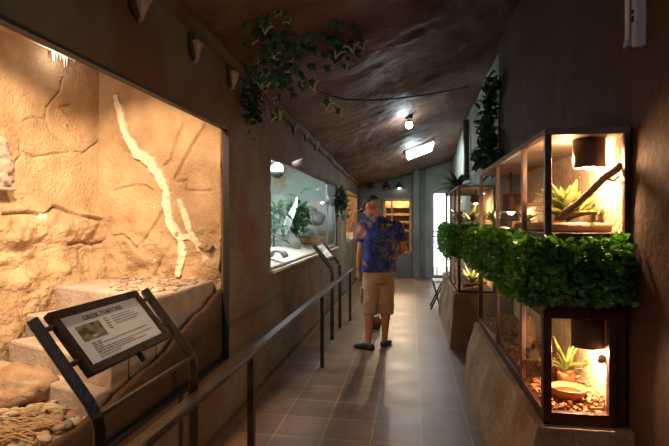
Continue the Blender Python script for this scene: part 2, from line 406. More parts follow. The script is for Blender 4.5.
rear_cr = [[(63, 78), (60, 91), (47, 107), (45, 119), (52, 134), (71, 150), (84, 153.5), (99, 142), (110, 140)], [(61, 107), (71, 117)], [(61, 107), (70, 105)], [(68.5, 126), (79, 139.5)],
           [(23, 120.6), (31, 118), (42, 119)], [(0, 215), (29, 213), (44, 216), (55, 207), (76, 216), (109, 222)], [(64, 244), (80, 242), (90, 245), (109, 237)], [(5, 175), (22, 155), (20, 140)], [(20, 150), (34, 157), (70, 152)], [(80, 220), (92, 245)]]
sl = [([side_uv(*q) for q in c], .0052 if k not in (0, 4) else .008, .034) for k, c in enumerate(side_cr)]
rl = [([rear_uv(*q) for q in c], .0045 if k not in (5, 6) else .011, .03 if k not in (5, 6) else .045) for k, c in enumerate(rear_cr)]
sidew = rockwall('wall_exhibit_side', SO, SU, SN, 1.085, .4, 2.75, .009, sl, M['sand_rock'], lambda u, z: .03*sm(1.55, 1.3, z)*(.5+1.5*fbm((u*2, z*2, 0), 2.2, 4)), .02)
rearw = rockwall('wall_exhibit_rear', P0-UD*.12, UD, RN, 2.5, .4, 2.75, .0095, [([(u+.12, z) for u, z in pl], a, d) for pl, a, d in rl], M['sand_rock'],
         lambda u, z: .05*sm(1.60, 1.42, z)*(1+1.3*fbm((u*1.6, z*2, 7), 2.2, 5))+.09*sm(1.35, .7, z), .02)
pe = P0+UD*2.38
b = MB(); b.box((-2.9, -1.5, .3), (GX+.0, 4.0, .46)); struct(b.build('floor_exhibit', M['soil']))
b = MB(); b.box((-2.95, -1.6, 2.6), (XL-.08, 4.0, 2.72)); struct(b.build('ceiling_exhibit', M['sand_rock']))
b = MB(); b.rings([[(-2.62, 1.1, 0), (-2.62, -1.5, 0), (-2.74, -1.5, 0), (-2.74, 1.1, 0)], [(-2.62, 1.1, 2.7), (-2.62, -1.5, 2.7), (-2.74, -1.5, 2.7), (-2.74, 1.1, 2.7)]]); struct(b.build('wall_exhibit_rear_near', M['sand_rock']))
b = MB(); b.box((-2.74, -1.5, 0), (XL-.1, -1.38, 2.7)); struct(b.build('wall_exhibit_near', M['sand_rock']))
# chalky streak running down the side wall
def ribbon(b, pts, ws, Yp, dy=.014):
    L = []
    n = 0
    P = [at(x, y, Y=Yp) for x, y in pts]
    fine = []; fw = []
    for k in range(len(P)-1):
        for q in range(9):
            t = q/9; fine.append(P[k].lerp(P[k+1], t)); fw.append(ws[k]*(1-t)+ws[k+1]*t)
    fine.append(P[-1]); fw.append(ws[-1]*.6); fw[0] *= .6
    rs = []
    for k, p in enumerate(fine):
        t = (fine[min(k+1, len(fine)-1)]-fine[max(k-1, 0)]).normalized(); w = Vector((-t.z, 0, t.x))
        wl = fw[k]*1.2*(1+.5*noise.noise(p*15)+.25*noise.noise(p*50)); wr = fw[k]*1.2*(1+.5*noise.noise(p*15+Vector((9, 9, 9)))+.25*noise.noise(p*50+Vector((9, 9, 9))))
        back = Yp-.0; fr = Yp-.024-dy*(.5+.5*noise.noise(p*40))
        rs.append([(p.x-w.x*wl, back, p.z-w.z*wl), (p.x-w.x*wl*.85, fr, p.z-w.z*wl*.85), (p.x+w.x*wr*.85, fr, p.z+w.z*wr*.85), (p.x+w.x*wr, back, p.z+w.z*wr)])
    b.rings(rs)
b = MB(); k = .0068*.5
ribbon(b, [(117, 96), (120, 107), (123.5, 124), (130, 140), (139, 154), (152, 163), (161, 176), (167.5, 190), (168.5, 205), (171, 222), (183, 239)], [v*k for v in (5, 6.5, 6, 7, 10, 11, 9.5, 8, 9, 9, 7)], SY)
ribbon(b, [(182, 237), (184, 252), (179, 276)], [v*k for v in (7, 8, 7)], SY)
ribbon(b, [(180, 199), (186, 213), (191, 230), (198, 242), (207, 254), (211, 279)], [v*k for v in (4, 6, 6, 6, 8, 7)], SY)
ribbon(b, [(182, 238), (190, 236), (197, 241)], [v*k for v in (6, 5, 5)], SY)
b.build('plaster_streak', M['streak'], sidew)
b = MB()  # thin white streaks and one slanting line near the wall top
for i in range(16):
    x = 50+i*1.6+R.uniform(-.6, .6); y0 = 47+ (x-50)*.42; ln = R.uniform(4, 15) if 52 < x < 68 else R.uniform(1.5, 5)
    a = at_plane(x, y0, P0+RN*.03, RN); c = at_plane(x+R.uniform(-.6, .3), y0+ln, P0+RN*.03, RN)
    b.tube([a, a.lerp(c, .5), c], [.007, .005, .0015], 6)
a = at_plane(18, 35, P0+RN*.03, RN); c = at_plane(76, 61, P0+RN*.03, RN); b.tube([a, a.lerp(c, .4), c], [.003, .006, .004], 6)
b.build('white_streaks', M['white_streak'], rearw)
# small projecting stones on the side wall
for (x, y, s_, lb) in ((206, 247, .05, 'angular stone nub jutting from the sandy side wall beside the chalk streak'),):
    p = at(x, y, Y=SY-.04); b = MB(); b.blob(p, (s_, .05, s_*.7), 2, .5, 1.5, 3); tag(b.build('stone', M['boulder']), lb, 'stone')
# glass and edge trim
wf = struct(bpy.data.objects.new('window_1', None)); C.objects.link(wf); wf.location = (GX, 1, W1[2]); OFF[wf.name] = Vector((GX, 1, W1[2]))
b = MB(); b.box((GX-.004, W1[0]+.02, W1[2]+.01), (GX+.004, W1[1]-.025, W1[3]-.01)); b.build('glass_pane', M['glass'], wf)
b = MB(); e = .011
b.box((GX-.01, W1[1]-e*1.2, W1[2]), (XL+.010, W1[1]+.004, W1[3])).box((GX-.01, W1[0], W1[3]-e), (XL+.010, W1[1], W1[3]+.004)).box((GX-.01, W1[0], W1[2]-.004), (XL+.010, W1[1], W1[2]+e)).box((GX-.01, W1[0]-.004, W1[2]), (XL+.010, W1[0]+e, W1[3]))
b.build('window_frame', M['black'], wf)
# sloping rock parapet behind the glass
edge = [(222, 288), (213, 300), (195, 318), (169, 352), (143, 374), (113, 402), (76, 430), (40, 452)]
PX = GX-.02
top = [(lambda p: (p.y, p.z))(at(x, y, X=PX)) for x, y in edge]; top += [(.2, top[-1][1]-.05), (-1.35, top[-1][1]-.05)]
b = MB(); rs = []; fine = []
for k in range(len(top)-1):
    for q in range(8): t = q/8; fine.append((top[k][0]*(1-t)+top[k+1][0]*t, top[k][1]*(1-t)+top[k+1][1]*t))
fine[0] = (SY-.0, fine[0][1])
for (y, z) in fine:
    n1 = .018*fbm((y, z, 1), 6, 4); z += n1
    rs.append([(PX+.0, y, .3), (PX-.0, y, z-.012), (PX-.012, y, z), (PX-.035-.02*fbm((y, 2, 2), 3, 2), y, z-.006), (PX-.055, y, z-.05), (PX-.06, y, .3)])
b.rings(rs); struct(b.build('trim_3', M['brown_wall'], smooth=True))
# ledge and steps
ZL = 1.03
A_, B_, C_ = at(47, 285, Z=ZL), at(170, 299, Z=ZL), at(222, 283, Z=ZL)
XW = PX-.065
ab = (B_-A_).normalized(); nn = Vector((ab.y, -ab.x, 0)); nn = nn if nn.y < 0 else -nn
def slab(name, poly, z0, z1):
    b = MB(); rs = [[(x, y, z0) for x, y in poly], [(x, y, z1) for x, y in poly]]; b.rings(rs)
    return b.build(name, M['step'], bevel=.014)
lim = lambda p: A_+nn*((p-A_).dot(nn))+ab*((XW-(A_+nn*((p-A_).dot(nn))).x)/ab.x)
Bq = lim(A_)
o = slab('ledge_block', [(A_.x+.02, A_.y), (Bq.x, Bq.y), (XW, SY-.03), (-2.22, SY-.03)], .47, ZL); tag(o, 'broad pale stone ledge strewn with gravel in the corner of the sandy exhibit', 'ledge')
f0 = .004
for (px_, py_, zt, lab) in ((25, 314, .90, 'upper stone step just below the gravel ledge in the sandy exhibit'), (8, 340, .785, 'middle stone step in the sandy exhibit, behind the left sign upright'), (2, 370, .67, 'lowest broad stone step beside the pebbles in the sandy exhibit')):
    Lk = at(px_, py_, Z=zt); f1 = max(f0+.1, (Lk-A_).dot(nn)); sk = (Lk-A_).dot(ab)-(.22 if zt < .7 else 0)
    P_ = [A_+nn*f0+ab*(sk+.03), A_+nn*f1+ab*sk, lim(A_+nn*f1), lim(A_+nn*f0)]
    o = slab('stone_step', [(p.x, p.y) for p in P_], .47, zt); tag(o, lab, 'step', 'stone steps in the sandy exhibit'); f0 = f1+.004
FST = f0
# gravel bed
b = MB(); b.norecalc = True; nx, ny = 40, 60; G = []
for i in range(nx+1):
    row = []
    for j in range(ny+1):
        x = -2.72+(PX-.02+2.72)*i/nx; y = -1.3+4.0*j/ny
        row.append(b.v((x, y, .56+.03*fbm((x, y, 0), 2.5, 3)+.03*sm(-1.9, -2.5, x))))
    G.append(row)
for i in range(nx):
    for j in range(ny): b.f([G[i][j], G[i+1][j], G[i+1][j+1], G[i][j+1]])
struct(b.build('floor_gravel_bed', M['soil'], smooth=True))
# pebbles: individual stones
protos = []
def pebble_mesh(i):
    b = MB(); b.blob((0, 0, 0), (1, R.uniform(.6, .85), R.uniform(.28, .45)), 2, .22, 1.2, i+20)
    me = bpy.data.meshes.new('pebble'); b.bm.to_mesh(me); b.bm.free()
    for p in me.polygons: p.use_smooth = True
    me.materials.append(M['peb'][i % 4]); return me
pm = [pebble_mesh(i) for i in range(12)]
pb0 = None
def pebble(p, s, label, group, tilt=.35):
    global pb0
    if pb0 is None:
        pb0 = bpy.data.objects.new('pebble', pm[0]); c = pb0
    else: c = pb0.copy()
    c.data = R.choice(pm); C.objects.link(c); c.location = p; c.scale = (s, s, s); c.rotation_euler = (R.uniform(-tilt, tilt), R.uniform(-tilt, tilt), R.uniform(0, 6.28))
    tag(c, label, 'pebble', group)
LB = 'smooth flat river pebble lying in the bed behind the sloping parapet of the sandy exhibit'
placed = []
tries = 0
while len(placed) < 230 and tries < 6000:
    tries += 1
    px, py = R.uniform(-14, 128), R.uniform(368, 452)
    p = at(px, py, Z=.60)
    if p.x > PX-.10 or p.x < -2.5: continue
    rel = p-A_
    if rel.dot(nn) < FST+.02: continue
    s = R.choice((.024, .03, .036, .043, .052))
    if (p.x+1.91)**2/.20**2+(p.y-2.12)**2/.16**2 < 1: continue
    if any((p.x-q[0])**2+(p.y-q[1])**2 < ((s+q[2])*.62)**2 for q in placed): continue
    placed.append((p.x, p.y, s)); pebble((p.x, p.y, .575+.03*fbm((p.x, p.y, 0), 2.5, 3)+s*.2+R.uniform(0, .014)), s, LB, 'river pebbles in the sandy exhibit')
LB2 = 'small flat stone lying on the pale ledge under the cracked sandy wall'
cnt = 0
while cnt < 120:
    px, py = R.uniform(112, 218), R.uniform(277, 291)
    p = at(px, py, Z=ZL+.01)
    if p.y > SY-.04 or p.x > XW-.02 or (p-B_).dot(nn) > -.04 or p.x < -2.25: continue
    cnt += 1; s = R.choice((.014, .018, .022, .028)); pebble((p.x, p.y, ZL+s*.28), s, LB2, 'gravel on the stone ledge', .2)
# boulders
for (c, r, sd, lab) in (((-1.93, 2.10, .65), (.19, .13, .10), 1, 'large rounded tan boulder resting on the pebbles at the lower left'),
                        ((-2.42, 2.22, .70), (.10, .12, .20), 2, 'upright sandy rock against the rear wall left of the steps'),
                        ((-2.02, 1.86, .61), (.075, .06, .05), 4, 'small brown rounded rock in front of the large tan boulder'),
                        ((-1.96, 2.32, .645), (.06, .05, .05), 6, 'reddish brown rock behind the large tan boulder')):
    b = MB(); b.blob(c, r, 4, .22, 1.3, sd); tag(b.build('boulder', M['boulder'], smooth=True), lab, 'boulder')
b = MB()
for i in range(60):
    p = at(R.uniform(-10, 52), R.uniform(408, 452), Z=.625); 
    if p.x > PX-.12: continue
    a = R.uniform(-.5, .9); L = R.uniform(.05, .13); d = Vector((math.cos(a), math.sin(a), R.uniform(-.1, .2)))*L
    b.tube([p-d, p+Vector((0, 0, .012)), p+d], .0022, 4)
tag(b.build('straw', M['straw']), 'loose golden straw strewn over the near pebbles', 'straw', None, 'stuff')
# weathered carved figure on a bracket at the left edge
p = at(2, 187, X=-2.40)
t = thing('stone_figure', 'weathered lumpy stone figure on a bracket on the sandy wall at the left edge', 'figurine', (p.x, p.y, p.z))
b = MB(); b.blob(p+Vector((0, 0, .05)), (.055, .055, .055), 3, .5, 3, 1).blob(p+Vector((0, 0, .12)), (.06, .055, .06), 3, .5, 3, 2).blob(p+Vector((0, -.005, .20)), (.045, .045, .05), 3, .45, 3, 3).blob(p+Vector((0, 0, .265)), (.03, .03, .035), 3, .3, 3, 4); b.build('figure', M['step'], t, True)
b = MB(); b.box(p+Vector((-.14, -.06, -.02)), p+Vector((.05, .06, 0))); b.build('bracket', M['step'], t, bevel=.006)

# ------------------------------------------------------------------ sign stands and handrail
SXb, SXt, SZb, SZt = -.95, -1.185, .87, 1.15
def sign_stand(dy, label, full):
    y0, y1 = 1.36+dy, 2.01+dy
    t = thing('information_stand', label, 'sign', (SXb, (y0+y1)/2, 0), 'information stands along the rail')
    for y in (y0, y1):
        b = MB(); pts = [(SXb, y, 0), (SXb, y, SZb-.05), (SXb-.008, y, SZb-.015), (SXb-.035, y, SZb+.03), (SXt, y, SZt)]
        b.tube(pts, .024, 4, up=(0, 1, 0)); b.build('upright', M['iron'], t, bevel=.004)
    T = Vector((SXt-SXb, 0, SZt-SZb)).normalized(); Nn = Vector((-T.z, 0, T.x)); Nn = Nn if Nn.x > 0 else -Nn
    O = Vector((SXb, y0, SZb)); U = Vector((0, 1, 0))
    def L(u, v, h=0): return O+U*u+T*v+Nn*h
    p0 = Vector((SXb, y0-dy, SZb))
    def uv(px, py):
        q = at_plane(px, py, p0, Nn)-p0; return q.y, q.dot(T)
    cs = [uv(*q) for q in ((49, 315), (135, 291), (167, 338), (87, 380))]
    u0, u1 = (cs[0][0]+cs[3][0])/2, (cs[1][0]+cs[2][0])/2; v1, v0 = (cs[0][1]+cs[1][1])/2, (cs[2][1]+cs[3][1])/2
    b = MB(); b.bar(L(0, -.005), L(.65, -.005), .014, .014); b.build('lower_bar', M['iron'], t)
    for v in (v0+.25*(v1-v0), v0+.8*(v1-v0)):
        for (ua, ub) in ((.01, u0+.01), (u1-.01, .64)): b = MB(); b.bar(L(ua, v), L(ub, v), .014, .014); b.build('peg', M['iron'], t)
    b = MB(); b.bar(L((u0+u1)/2+.03, v0+.01), L((u0+u1)/2+.03, v0-.035), .022, .016); b.build('latch', M['iron'], t)
    fw = .030
    b = MB()
    for (a0, a1, b0, b1) in ((u0, u1, v1-fw, v1), (u0, u1, v0, v0+fw), (u0, u0+fw, v0+fw, v1-fw), (u1-fw, u1, v0+fw, v1-fw)):
        b.rings([[L(a0, b0, h), L(a1, b0, h), L(a1, b1, h), L(a0, b1, h)] for h in (-.012, .016)])
    b.rings([[L(u0+.01, v0+.01, h), L(u1-.01, v0+.01, h), L(u1-.01, v1-.01, h), L(u0+.01, v1-.01, h)] for h in (-.012, -.002)])
    fr = b.build('frame', M['frame_wood'], t, bevel=.003)
    a0, a1, c0, c1 = u0+fw-.001, u1-fw+.001, v0+fw-.001, v1-fw+.001; W, H = a1-a0, c1-c0
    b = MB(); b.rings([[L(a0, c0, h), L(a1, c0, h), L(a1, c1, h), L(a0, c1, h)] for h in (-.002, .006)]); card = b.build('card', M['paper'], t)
    def rect(b, x0, x1, y0_, y1_, h0=.006, h1=.0072):   # x right, y down, fractions of the card
        b.rings([[L(a0+W*x0, c1-H*y1_, h), L(a0+W*x1, c1-H*y1_, h), L(a0+W*x1, c1-H*y0_, h), L(a0+W*x0, c1-H*y0_, h)] for h in (h0, h1)])
    b = MB(); rect(b, .09, .37, .24, .56); b.build('picture', M['photo'], card)
    b = MB(); rect(b, .2, .26, .48, .54, .0072, .0076); b.build('picture_highlight', M['photo_hi'], card)
    b = MB()
    rr = random.Random(5)
    def words(x0, x1, y, hh):
        x = x0
        while x < x1-.01:
            w = min(rr.uniform(.02, .055), x1-x); rect(b, x, x+w, y, y+hh); x += w+.012
    for i in range(5): words(.43, .47+.02*rr.random(), .245+.055*i, .014)
    b.build('fact_headings', M['ink'], card); b = MB()
    for i, e in enumerate((.80, .84, .90, .84)): words(.53, e, .245+.055*i, .012)
    b.build('fact_print', M['ink'], card); b = MB()
    for i, e in enumerate((.27, .88, .25, .90, .62, .80, .40)): words(.14, e, .625+.048*i, .014)
    b.build('paragraph_print', M['ink'], card)
    cu = bpy.data.curves.new('title', 'FONT'); cu.body = 'GREEK TORTOISE'; cu.size = .034; cu.align_x = 'CENTER'; cu.extrude = .0006
    to = bpy.data.objects.new('title_tmp', cu); C.objects.link(to); dg = bpy.context.evaluated_depsgraph_get(); me = bpy.data.meshes.new_from_object(to.evaluated_get(dg)); bpy.data.objects.remove(to)
    wid = max(v.co.x for v in me.vertices)-min(v.co.x for v in me.vertices); sc = W*.50/wid
    for v in me.vertices:
        q = L(a0+W*.48+v.co.x*sc, c1-H*.17+v.co.y*sc*.9, .0068+v.co.z); v.co = q
    if full: link_me('title', me, M['ink'], card)
    return t
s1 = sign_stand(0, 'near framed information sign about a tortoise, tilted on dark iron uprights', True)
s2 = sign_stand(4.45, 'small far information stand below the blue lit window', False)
HX_, HZ = -.87, .735
t = thing('handrail', 'long brown iron handrail on posts along the left side of the corridor', 'railing', (HX_, 2.5, 0))
b = MB(); b.bar((HX_, -1.6, HZ), (HX_, 7.12, HZ), .03, .06); b.build('rail', M['rail'], t, bevel=.008)
for y in (.4, 2.56, 4.72, 6.95):
    b = MB(); b.box((HX_-.018, y-.022, 0), (HX_+.018, y+.022, HZ-.01)); b.build('post', M['rail'], t, bevel=.004)

# ------------------------------------------------------------------ leaf helpers
def rosette(b, c, n, L, W, el0=.3, el1=1.3, bend=.5, seed=0, seg=4):
    r = random.Random(seed); c = Vector(c)
    for i in range(n):
        a = 2*PI*i*.382+r.uniform(-.3, .3); el = el0+(el1-el0)*r.random()
        d = Vector((math.cos(a)*math.cos(el), math.sin(a)*math.cos(el), math.sin(el))); l = L*r.uniform(.65, 1.1)
        b.leaf(c+d*.01, d, Vector((0, 0, 1)) if el < 1.2 else Vector((math.cos(a+PI), math.sin(a+PI), .3)), l, W*r.uniform(.8, 1.2), bend*r.uniform(.5, 1.2), seg)
def bush(b, c, rad, n, L, W, seed=0):
    r = random.Random(seed); c = Vector(c)
    for i in range(n):
        p = Vector((r.gauss(0, .45)*rad[0], r.gauss(0, .45)*rad[1], r.gauss(0, .45)*rad[2])); d = Vector((r.uniform(-1, 1), r.uniform(-1, 1), r.uniform(-.8, .8)))
        b.leaf(c+p, d, Vector((r.uniform(-.5, .5), r.uniform(-.8, .2), 1)), L*r.uniform(.6, 1.2), W*r.uniform(.7, 1.2), .25, 3)
def ivy_leaf(b, c, d, nrm, s, edge=1):
    d = Vector(d).normalized(); nrm = Vector(nrm); nrm = (nrm-d*nrm.dot(d)).normalized(); w = d.cross(nrm); c = Vector(c)
    out = [(0, -.35), (.38, -.55), (.34, -.12), (.80, .12), (.36, .30), (0, 1.0), (-.36, .30), (-.80, .12), (-.34, -.12), (-.38, -.55)]
    def P(x, y, k): return c+w*x*s*k+d*y*s*k-nrm*s*.18*(x*x+y*y)*k*k+nrm*.004*(1-k)*3
    o_ = [b.v(P(x, y, 1)) for x, y in out]; i_ = [b.v(P(x, y, .68)) for x, y in out]; m_ = b.v(P(0, .05, 0))
    n = len(out)
    for k in range(n):
        b.mi = edge; b.f([o_[k], o_[(k+1) % n], i_[(k+1) % n], i_[k]]); b.mi = 0; b.f([i_[k], i_[(k+1) % n], m_])

# ivy hanging where the left wall meets the ceiling
a0 = at_ceil(300, 60)
t = thing('ivy_garland', 'trailing variegated artificial ivy hanging under the ceiling above the left wall', 'plant', (a0.x, a0.y, a0.z-.05))
bs = MB(); bl = MB()
nodes = [(266, 30), (258, 45), (252, 62), (262, 78), (280, 62), (300, 55), (318, 48), (335, 45), (352, 42), (296, 75), (312, 84), (330, 95), (270, 95), (290, 40), (325, 60), (345, 55)]
def ipt(x, y, dz=.04):
    d = ray(x, y); yy = 3.75+ (x-290)*.004+(0 if y < 85 else .03)
    c = at_ceil(x, y)
    q = CAM+d*(yy/d.y)
    if (q-CAM).length > (c-CAM).length-.05: q = c-d.normalized()*.06
    return q
for ch in ([(268, 28), (258, 45), (250, 62), (262, 85), (272, 115)], [(258, 45), (282, 58), (300, 55), (318, 45), (340, 42), (362, 45)], [(300, 55), (298, 70), (312, 84), (330, 100), (339, 112)], [(318, 50), (335, 58), (345, 68)], [(268, 60), (275, 80), (290, 90)]):
    bs.tube([ipt(*q) for q in ch], .004, 5)
big = [(313, 84, .055), (328, 103, .052), (339, 112, .045), (262, 82, .045), (275, 117, .035), (345, 68, .04), (352, 45, .06), (340, 50, .06), (362, 44, .05), (268, 28, .045), (336, 62, .04), (272, 80, .04)]
for (x, y, s) in big:
    ivy_leaf(bl, ipt(x, y)-Vector((0, .05, 0)), (R.uniform(-.5, .5), -.2, -1), (R.uniform(-.3, .3), -1, R.uniform(-.3, .1)), s*1.6)
for i in range(110):
    x, y = R.choice(((R.gauss(266, 11), R.gauss(52, 17)), (R.gauss(292, 14), R.gauss(55, 14)), (R.gauss(335, 14), R.gauss(45, 9)), (R.gauss(285, 12), R.gauss(75, 12))))
    ivy_leaf(bl, ipt(x, y)-Vector((0, R.uniform(0, .08), 0)), (R.uniform(-1, 1), R.uniform(-.5, .5), -R.random()), (R.uniform(-.8, .8), -1, R.uniform(-.6, .6)), R.uniform(.045, .075), 1 if i % 6 == 0 else 0)
bs.build('stem', M['stem'], t); bl.norecalc = True; bl.build('foliage', [M['ivy_green'], M['ivy_cream']], t)
# dark leaves drawn over the dark patch below it on the wall
t = thing('wall_leaf_clump', 'dark clump of leaves on the left wall beneath the ivy', 'plant', at(252, 125, X=XL+.05))
b = MB(); bush(b, at(253, 102, X=XL+.07), (.06, .15, .20), 130, .07, .05, 3); b.build('foliage', M['leaf_dark'], t)
b = MB(); b.tube([at(250, 125, X=XL+.03), at(252, 100, X=XL+.05), at(250, 70, X=XL+.05)], .006, 5); b.build('stem', M['stem'], t)

# ------------------------------------------------------------------ exhibit two (blue lit)
E2Y0, E2Y1 = W2[0]-.4, W2[1]+.05; G2 = XL-.03
rockwall('wall_exhibit_two_side', Vector((-2.75, E2Y1, 0)), SU, SN, 1.38, .8, 2.5, .03, [], M['cool_rock_o'], lambda u, z: .05*fbm((u, z, 2), 2.5, 3), .05)
rockwall('wall_exhibit_two_rear', Vector((-2.7, E2Y1+.1, 0)), Vector((0, -1, 0)), Vector((1, 0, 0)), 5.0, .8, 2.5, .05, [], M['cool_rock'], amp=.05)
def e2z(x, y): return .98+.10*sm(-1.36, -1.75, x)+.04*sm(5, 8, y)+.015*fbm((x, y, 0), 2.5, 3)
b = MB(); rs = []
for i in range(40):
    y = E2Y0-.1+(E2Y1+.1-E2Y0)*i/39; rs.append([(-2.8, y, .82)]+[(-2.8+(2.8+XL-.05)*k/20, y, e2z(-2.8+(2.8+XL-.05)*k/20, y)) for k in range(21)]+[(XL-.05, y, .82)])
b.rings(rs); struct(b.build('floor_exhibit_two', M['sand'], smooth=True))
b = MB(); b.box((-2.85, E2Y0-.15, 2.4), (XL-.1, E2Y1+.1, 2.5)); struct(b.build('ceiling_exhibit_two', M['cool_rock']))
b = MB(); b.box((-2.85, E2Y0-.15, .8), (XL-.1, E2Y0-.02, 2.5)); struct(b.build('wall_exhibit_two_near', M['cool_rock']))
ym = at(328.5, 200, X=XL).y
wf = struct(bpy.data.objects.new('window_2', None)); C.objects.link(wf); wf.location = (G2, W2[0], W2[2]); OFF[wf.name] = Vector(wf.location)
b = MB(); b.box((G2-.004, W2[0]+.02, W2[2]+.01), (G2+.004, ym, W2[3]-.01)); b.build('glass_pane', M['glass'], wf)
b = MB(); y0, y1, z0, z1 = ym, W2[1]-.01, W2[2]+.01, W2[3]-.02
for q in ((y0, y0+.10, z0, z1), (y1-.10, y1, z0, z1), (y0, y1, z0, z0+.04), (y0, y1, z1-.04, z1), (y0, y1, z1-.36, z1-.32)): b.box((G2-.02, q[0], q[2]), (XL-.02, q[1], q[3]))
b.build('metal_frame', M['steel'], wf, bevel=.004)
b = MB(); b.box((G2-.01, y0+.1, z1-.32), (G2+.01, y1-.1, z1-.04)); b.build('upper_panel', M['bluepanel'], wf)
b = MB(); b.box((XL-.12, W2[0]-.01, W2[2]-.03), (XL+.03, W2[1], W2[2])); b.build('window_sill', M['sand'], wf, bevel=.006)
YB = 7.6
def e2(px, py, Y=YB): return at(px, py, Y=Y)
# globe lamp
p = e2(277, 169, 6.2); t = thing('globe_lamp', 'white globe lamp with dark base glowing at the left of the blue lit exhibit', 'lamp', p-Vector((0, 0, .12)))
b = MB(); b.blob(p, .085, 3, 0); b.build('globe', M['globe'], t, True)
b = MB(); b.lathe([(.03, -.12), (.075, -.085), (.09, -.05), (.07, -.035)], p); b.build('base', M['black'], t, True)
b = MB(); b.tube([p+Vector((0, 0, .08)), Vector((p.x, p.y, 2.4))], .006, 6); b.build('cord', M['black'], t)
# blown highlight modelled as a jagged white glare slab
pl = [(282, 244), (285, 236), (280, 229), (284, 222), (287, 216), (292, 206), (298, 197), (297, 206), (293, 215), (291, 224), (288, 232), (287, 240)]
pl = [(280, 229), (284, 226), (288, 215), (294, 206), (298, 196.5), (297.5, 207), (294, 217), (290.5, 226), (287.5, 234), (284, 238.5), (282.5, 232)]
fr = [e2(x, y, 6.55) for x, y in pl]; b = MB(); b.rings([fr, [q+Vector((-.05, .12, 0)) for q in fr]])
tag(b.build('glare_slab', M['white_glare'], bevel=.006), 'jagged white shape painting a blown highlight in the blue lit exhibit', 'stone')
# grey rock mound
for (x, y, r, sd, lab) in ((305, 214, .16, 1, 'leftmost grey boulder of the pile in the blue lit exhibit'), (310.5, 219, .15, 2, 'grey boulder low in the middle of the blue lit exhibit pile'), (317, 218.5, .19, 3, 'broad grey boulder at the right of the blue lit exhibit pile'), (311, 211, .14, 4, 'grey boulder on top of the blue lit exhibit pile'), (301, 222, .15, 5, 'dark grey boulder at the lower left of the blue lit exhibit pile'),
                           (287, 247, .27, 6, 'big blue grey rock on the sand under the jagged white glare slab'), (309, 240, .22, 7, 'brownish rock mass under the boulder pile of the blue lit exhibit')):
    b = MB(); Yp = 7.75 if sd < 6 else (6.65 if sd == 6 else 7.6); c = e2(x, y, Yp); b.blob(c, (r*.72, r*.8, r*.60 if sd < 6 else r*.8), 3, .16, 1.4, sd); tag(b.build('grey_boulder', M['grey_rock'], smooth=True), lab, 'boulder', 'boulders in the blue lit exhibit')
p = e2(310, 248, 7.2); b = MB()
b.tube([Vector((p.x-.2, 7.2, 1.15)), Vector((p.x, 7.2, 1.155)), Vector((p.x+.24, 7.25, 1.14))], [.065, .075, .06], 12)
tag(b.build('brown_log', M['bark'], smooth=True), 'short brown log lying on the sand under the grey boulder pile', 'log')
for k, (x, y, n, lab) in enumerate(((296, 213, 26, 'leafy green plant right of the jagged white glare slab'), (273.5, 212, 14, 'green plant at the left jamb of the blue lit exhibit'))):
    p = e2(x, y, 6.9 if k == 0 else 6.3); t = thing('leafy_plant', lab, 'plant', (p.x, p.y, .985), 'plants in the blue lit exhibit')
    b = MB(); bush(b, p+Vector((0, 0, -.08)), (.17, .22, .30) if k == 0 else (.13, .2, .30), n*5, .19, .07, k); rosette(b, p, n, .26, .07, -.3, 1.2, .5, k); b.build('foliage', M['leaf_e2'], t)
    b = MB(); b.tube([Vector((p.x, p.y, .985)), p], [.02, .012], 6); b.build('stem', M['stem'], t)
p = e2(278, 250, 5.2); t = thing('stone_trough', 'small dark arched hide on the sand in the blue lit exhibit', 'hide', (p.x, p.y, e2z(p.x, p.y)))
b = MB(); rs = []
for yy in (-.09, .09):
    rs.append([(p.x+.10*math.cos(a), p.y+yy, .06+.985+.085*math.sin(a)) for a in [PI*k/8 for k in range(9)]]+[(p.x+.075*math.cos(a), p.y+yy, .06+.985+.06*math.sin(a)) for a in [PI-PI*k/8 for k in range(9)]])
b.rings(rs); b.build('shell', M['grey_rock'], t)

# ------------------------------------------------------------------ exhibit three and far display
b = MB(); b.box((-2.5, W3[0]-.3, .9), (XL-.1, 12.2, 1.0)).box((-2.5, W3[0]-.3, 2.2), (XL-.1, 12.2, 2.3)).box((-2.55, W3[0]-.35, .9), (-2.45, 12.2, 2.3)).box((-2.5, 11.75, .9), (XL-.1, 11.85, 2.3)).box((-2.5, W3[0]-.35, .9), (XL-.1, W3[0]-.25, 2.3))
struct(b.build('wall_exhibit_three', M['plank'], origin=(-2, 10, 1)))
wf = struct(bpy.data.objects.new('window_3', None)); C.objects.link(wf); wf.location = (XL-.1, W3[0], 1); OFF[wf.name] = Vector(wf.location)
b = MB(); b.box((XL-.105, W3[0], 1.0), (XL-.097, W3[1], 2.05)); b.build('glass_pane', M['glass'], wf)
b = MB(); b.box((XL-.1, W3[0], 1.0), (XL+.01, W3[0]+.05, 2.05)).box((XL-.1, W3[1]-.05, 1.0), (XL+.01, W3[1], 2.05)).box((XL-.1, W3[0], 2.0), (XL+.01, W3[1], 2.06)); b.build('window_frame', M['plank'], wf)
b = MB(); p = at(349, 236, Y=11.3); b.box((p.x-.13, 11.3, p.z-.09), (p.x-.02, 11.32, p.z+.10)).box((p.x+.0, 11.28, p.z-.09), (p.x+.10, 11.30, p.z+.09))
b.box((p.x-.12, 11.3, 1.0), (p.x+.1, 11.34, p.z-.05)); tag(b.build('white_notice', M['white_paper']), 'pair of white notices in the warm exhibit behind the man\'s face', 'notice')
b = MB(); b.tube([at(346, 212, Y=10.9), at(352, 222, Y=11.1), at(359, 236, Y=11.3)], .02, 6).tube([at(349, 232, Y=11.0), at(353, 215, Y=11.1)], .018, 6).tube([at(353, 205, Y=11.5), at(348, 225, Y=11.4)], .02, 6)
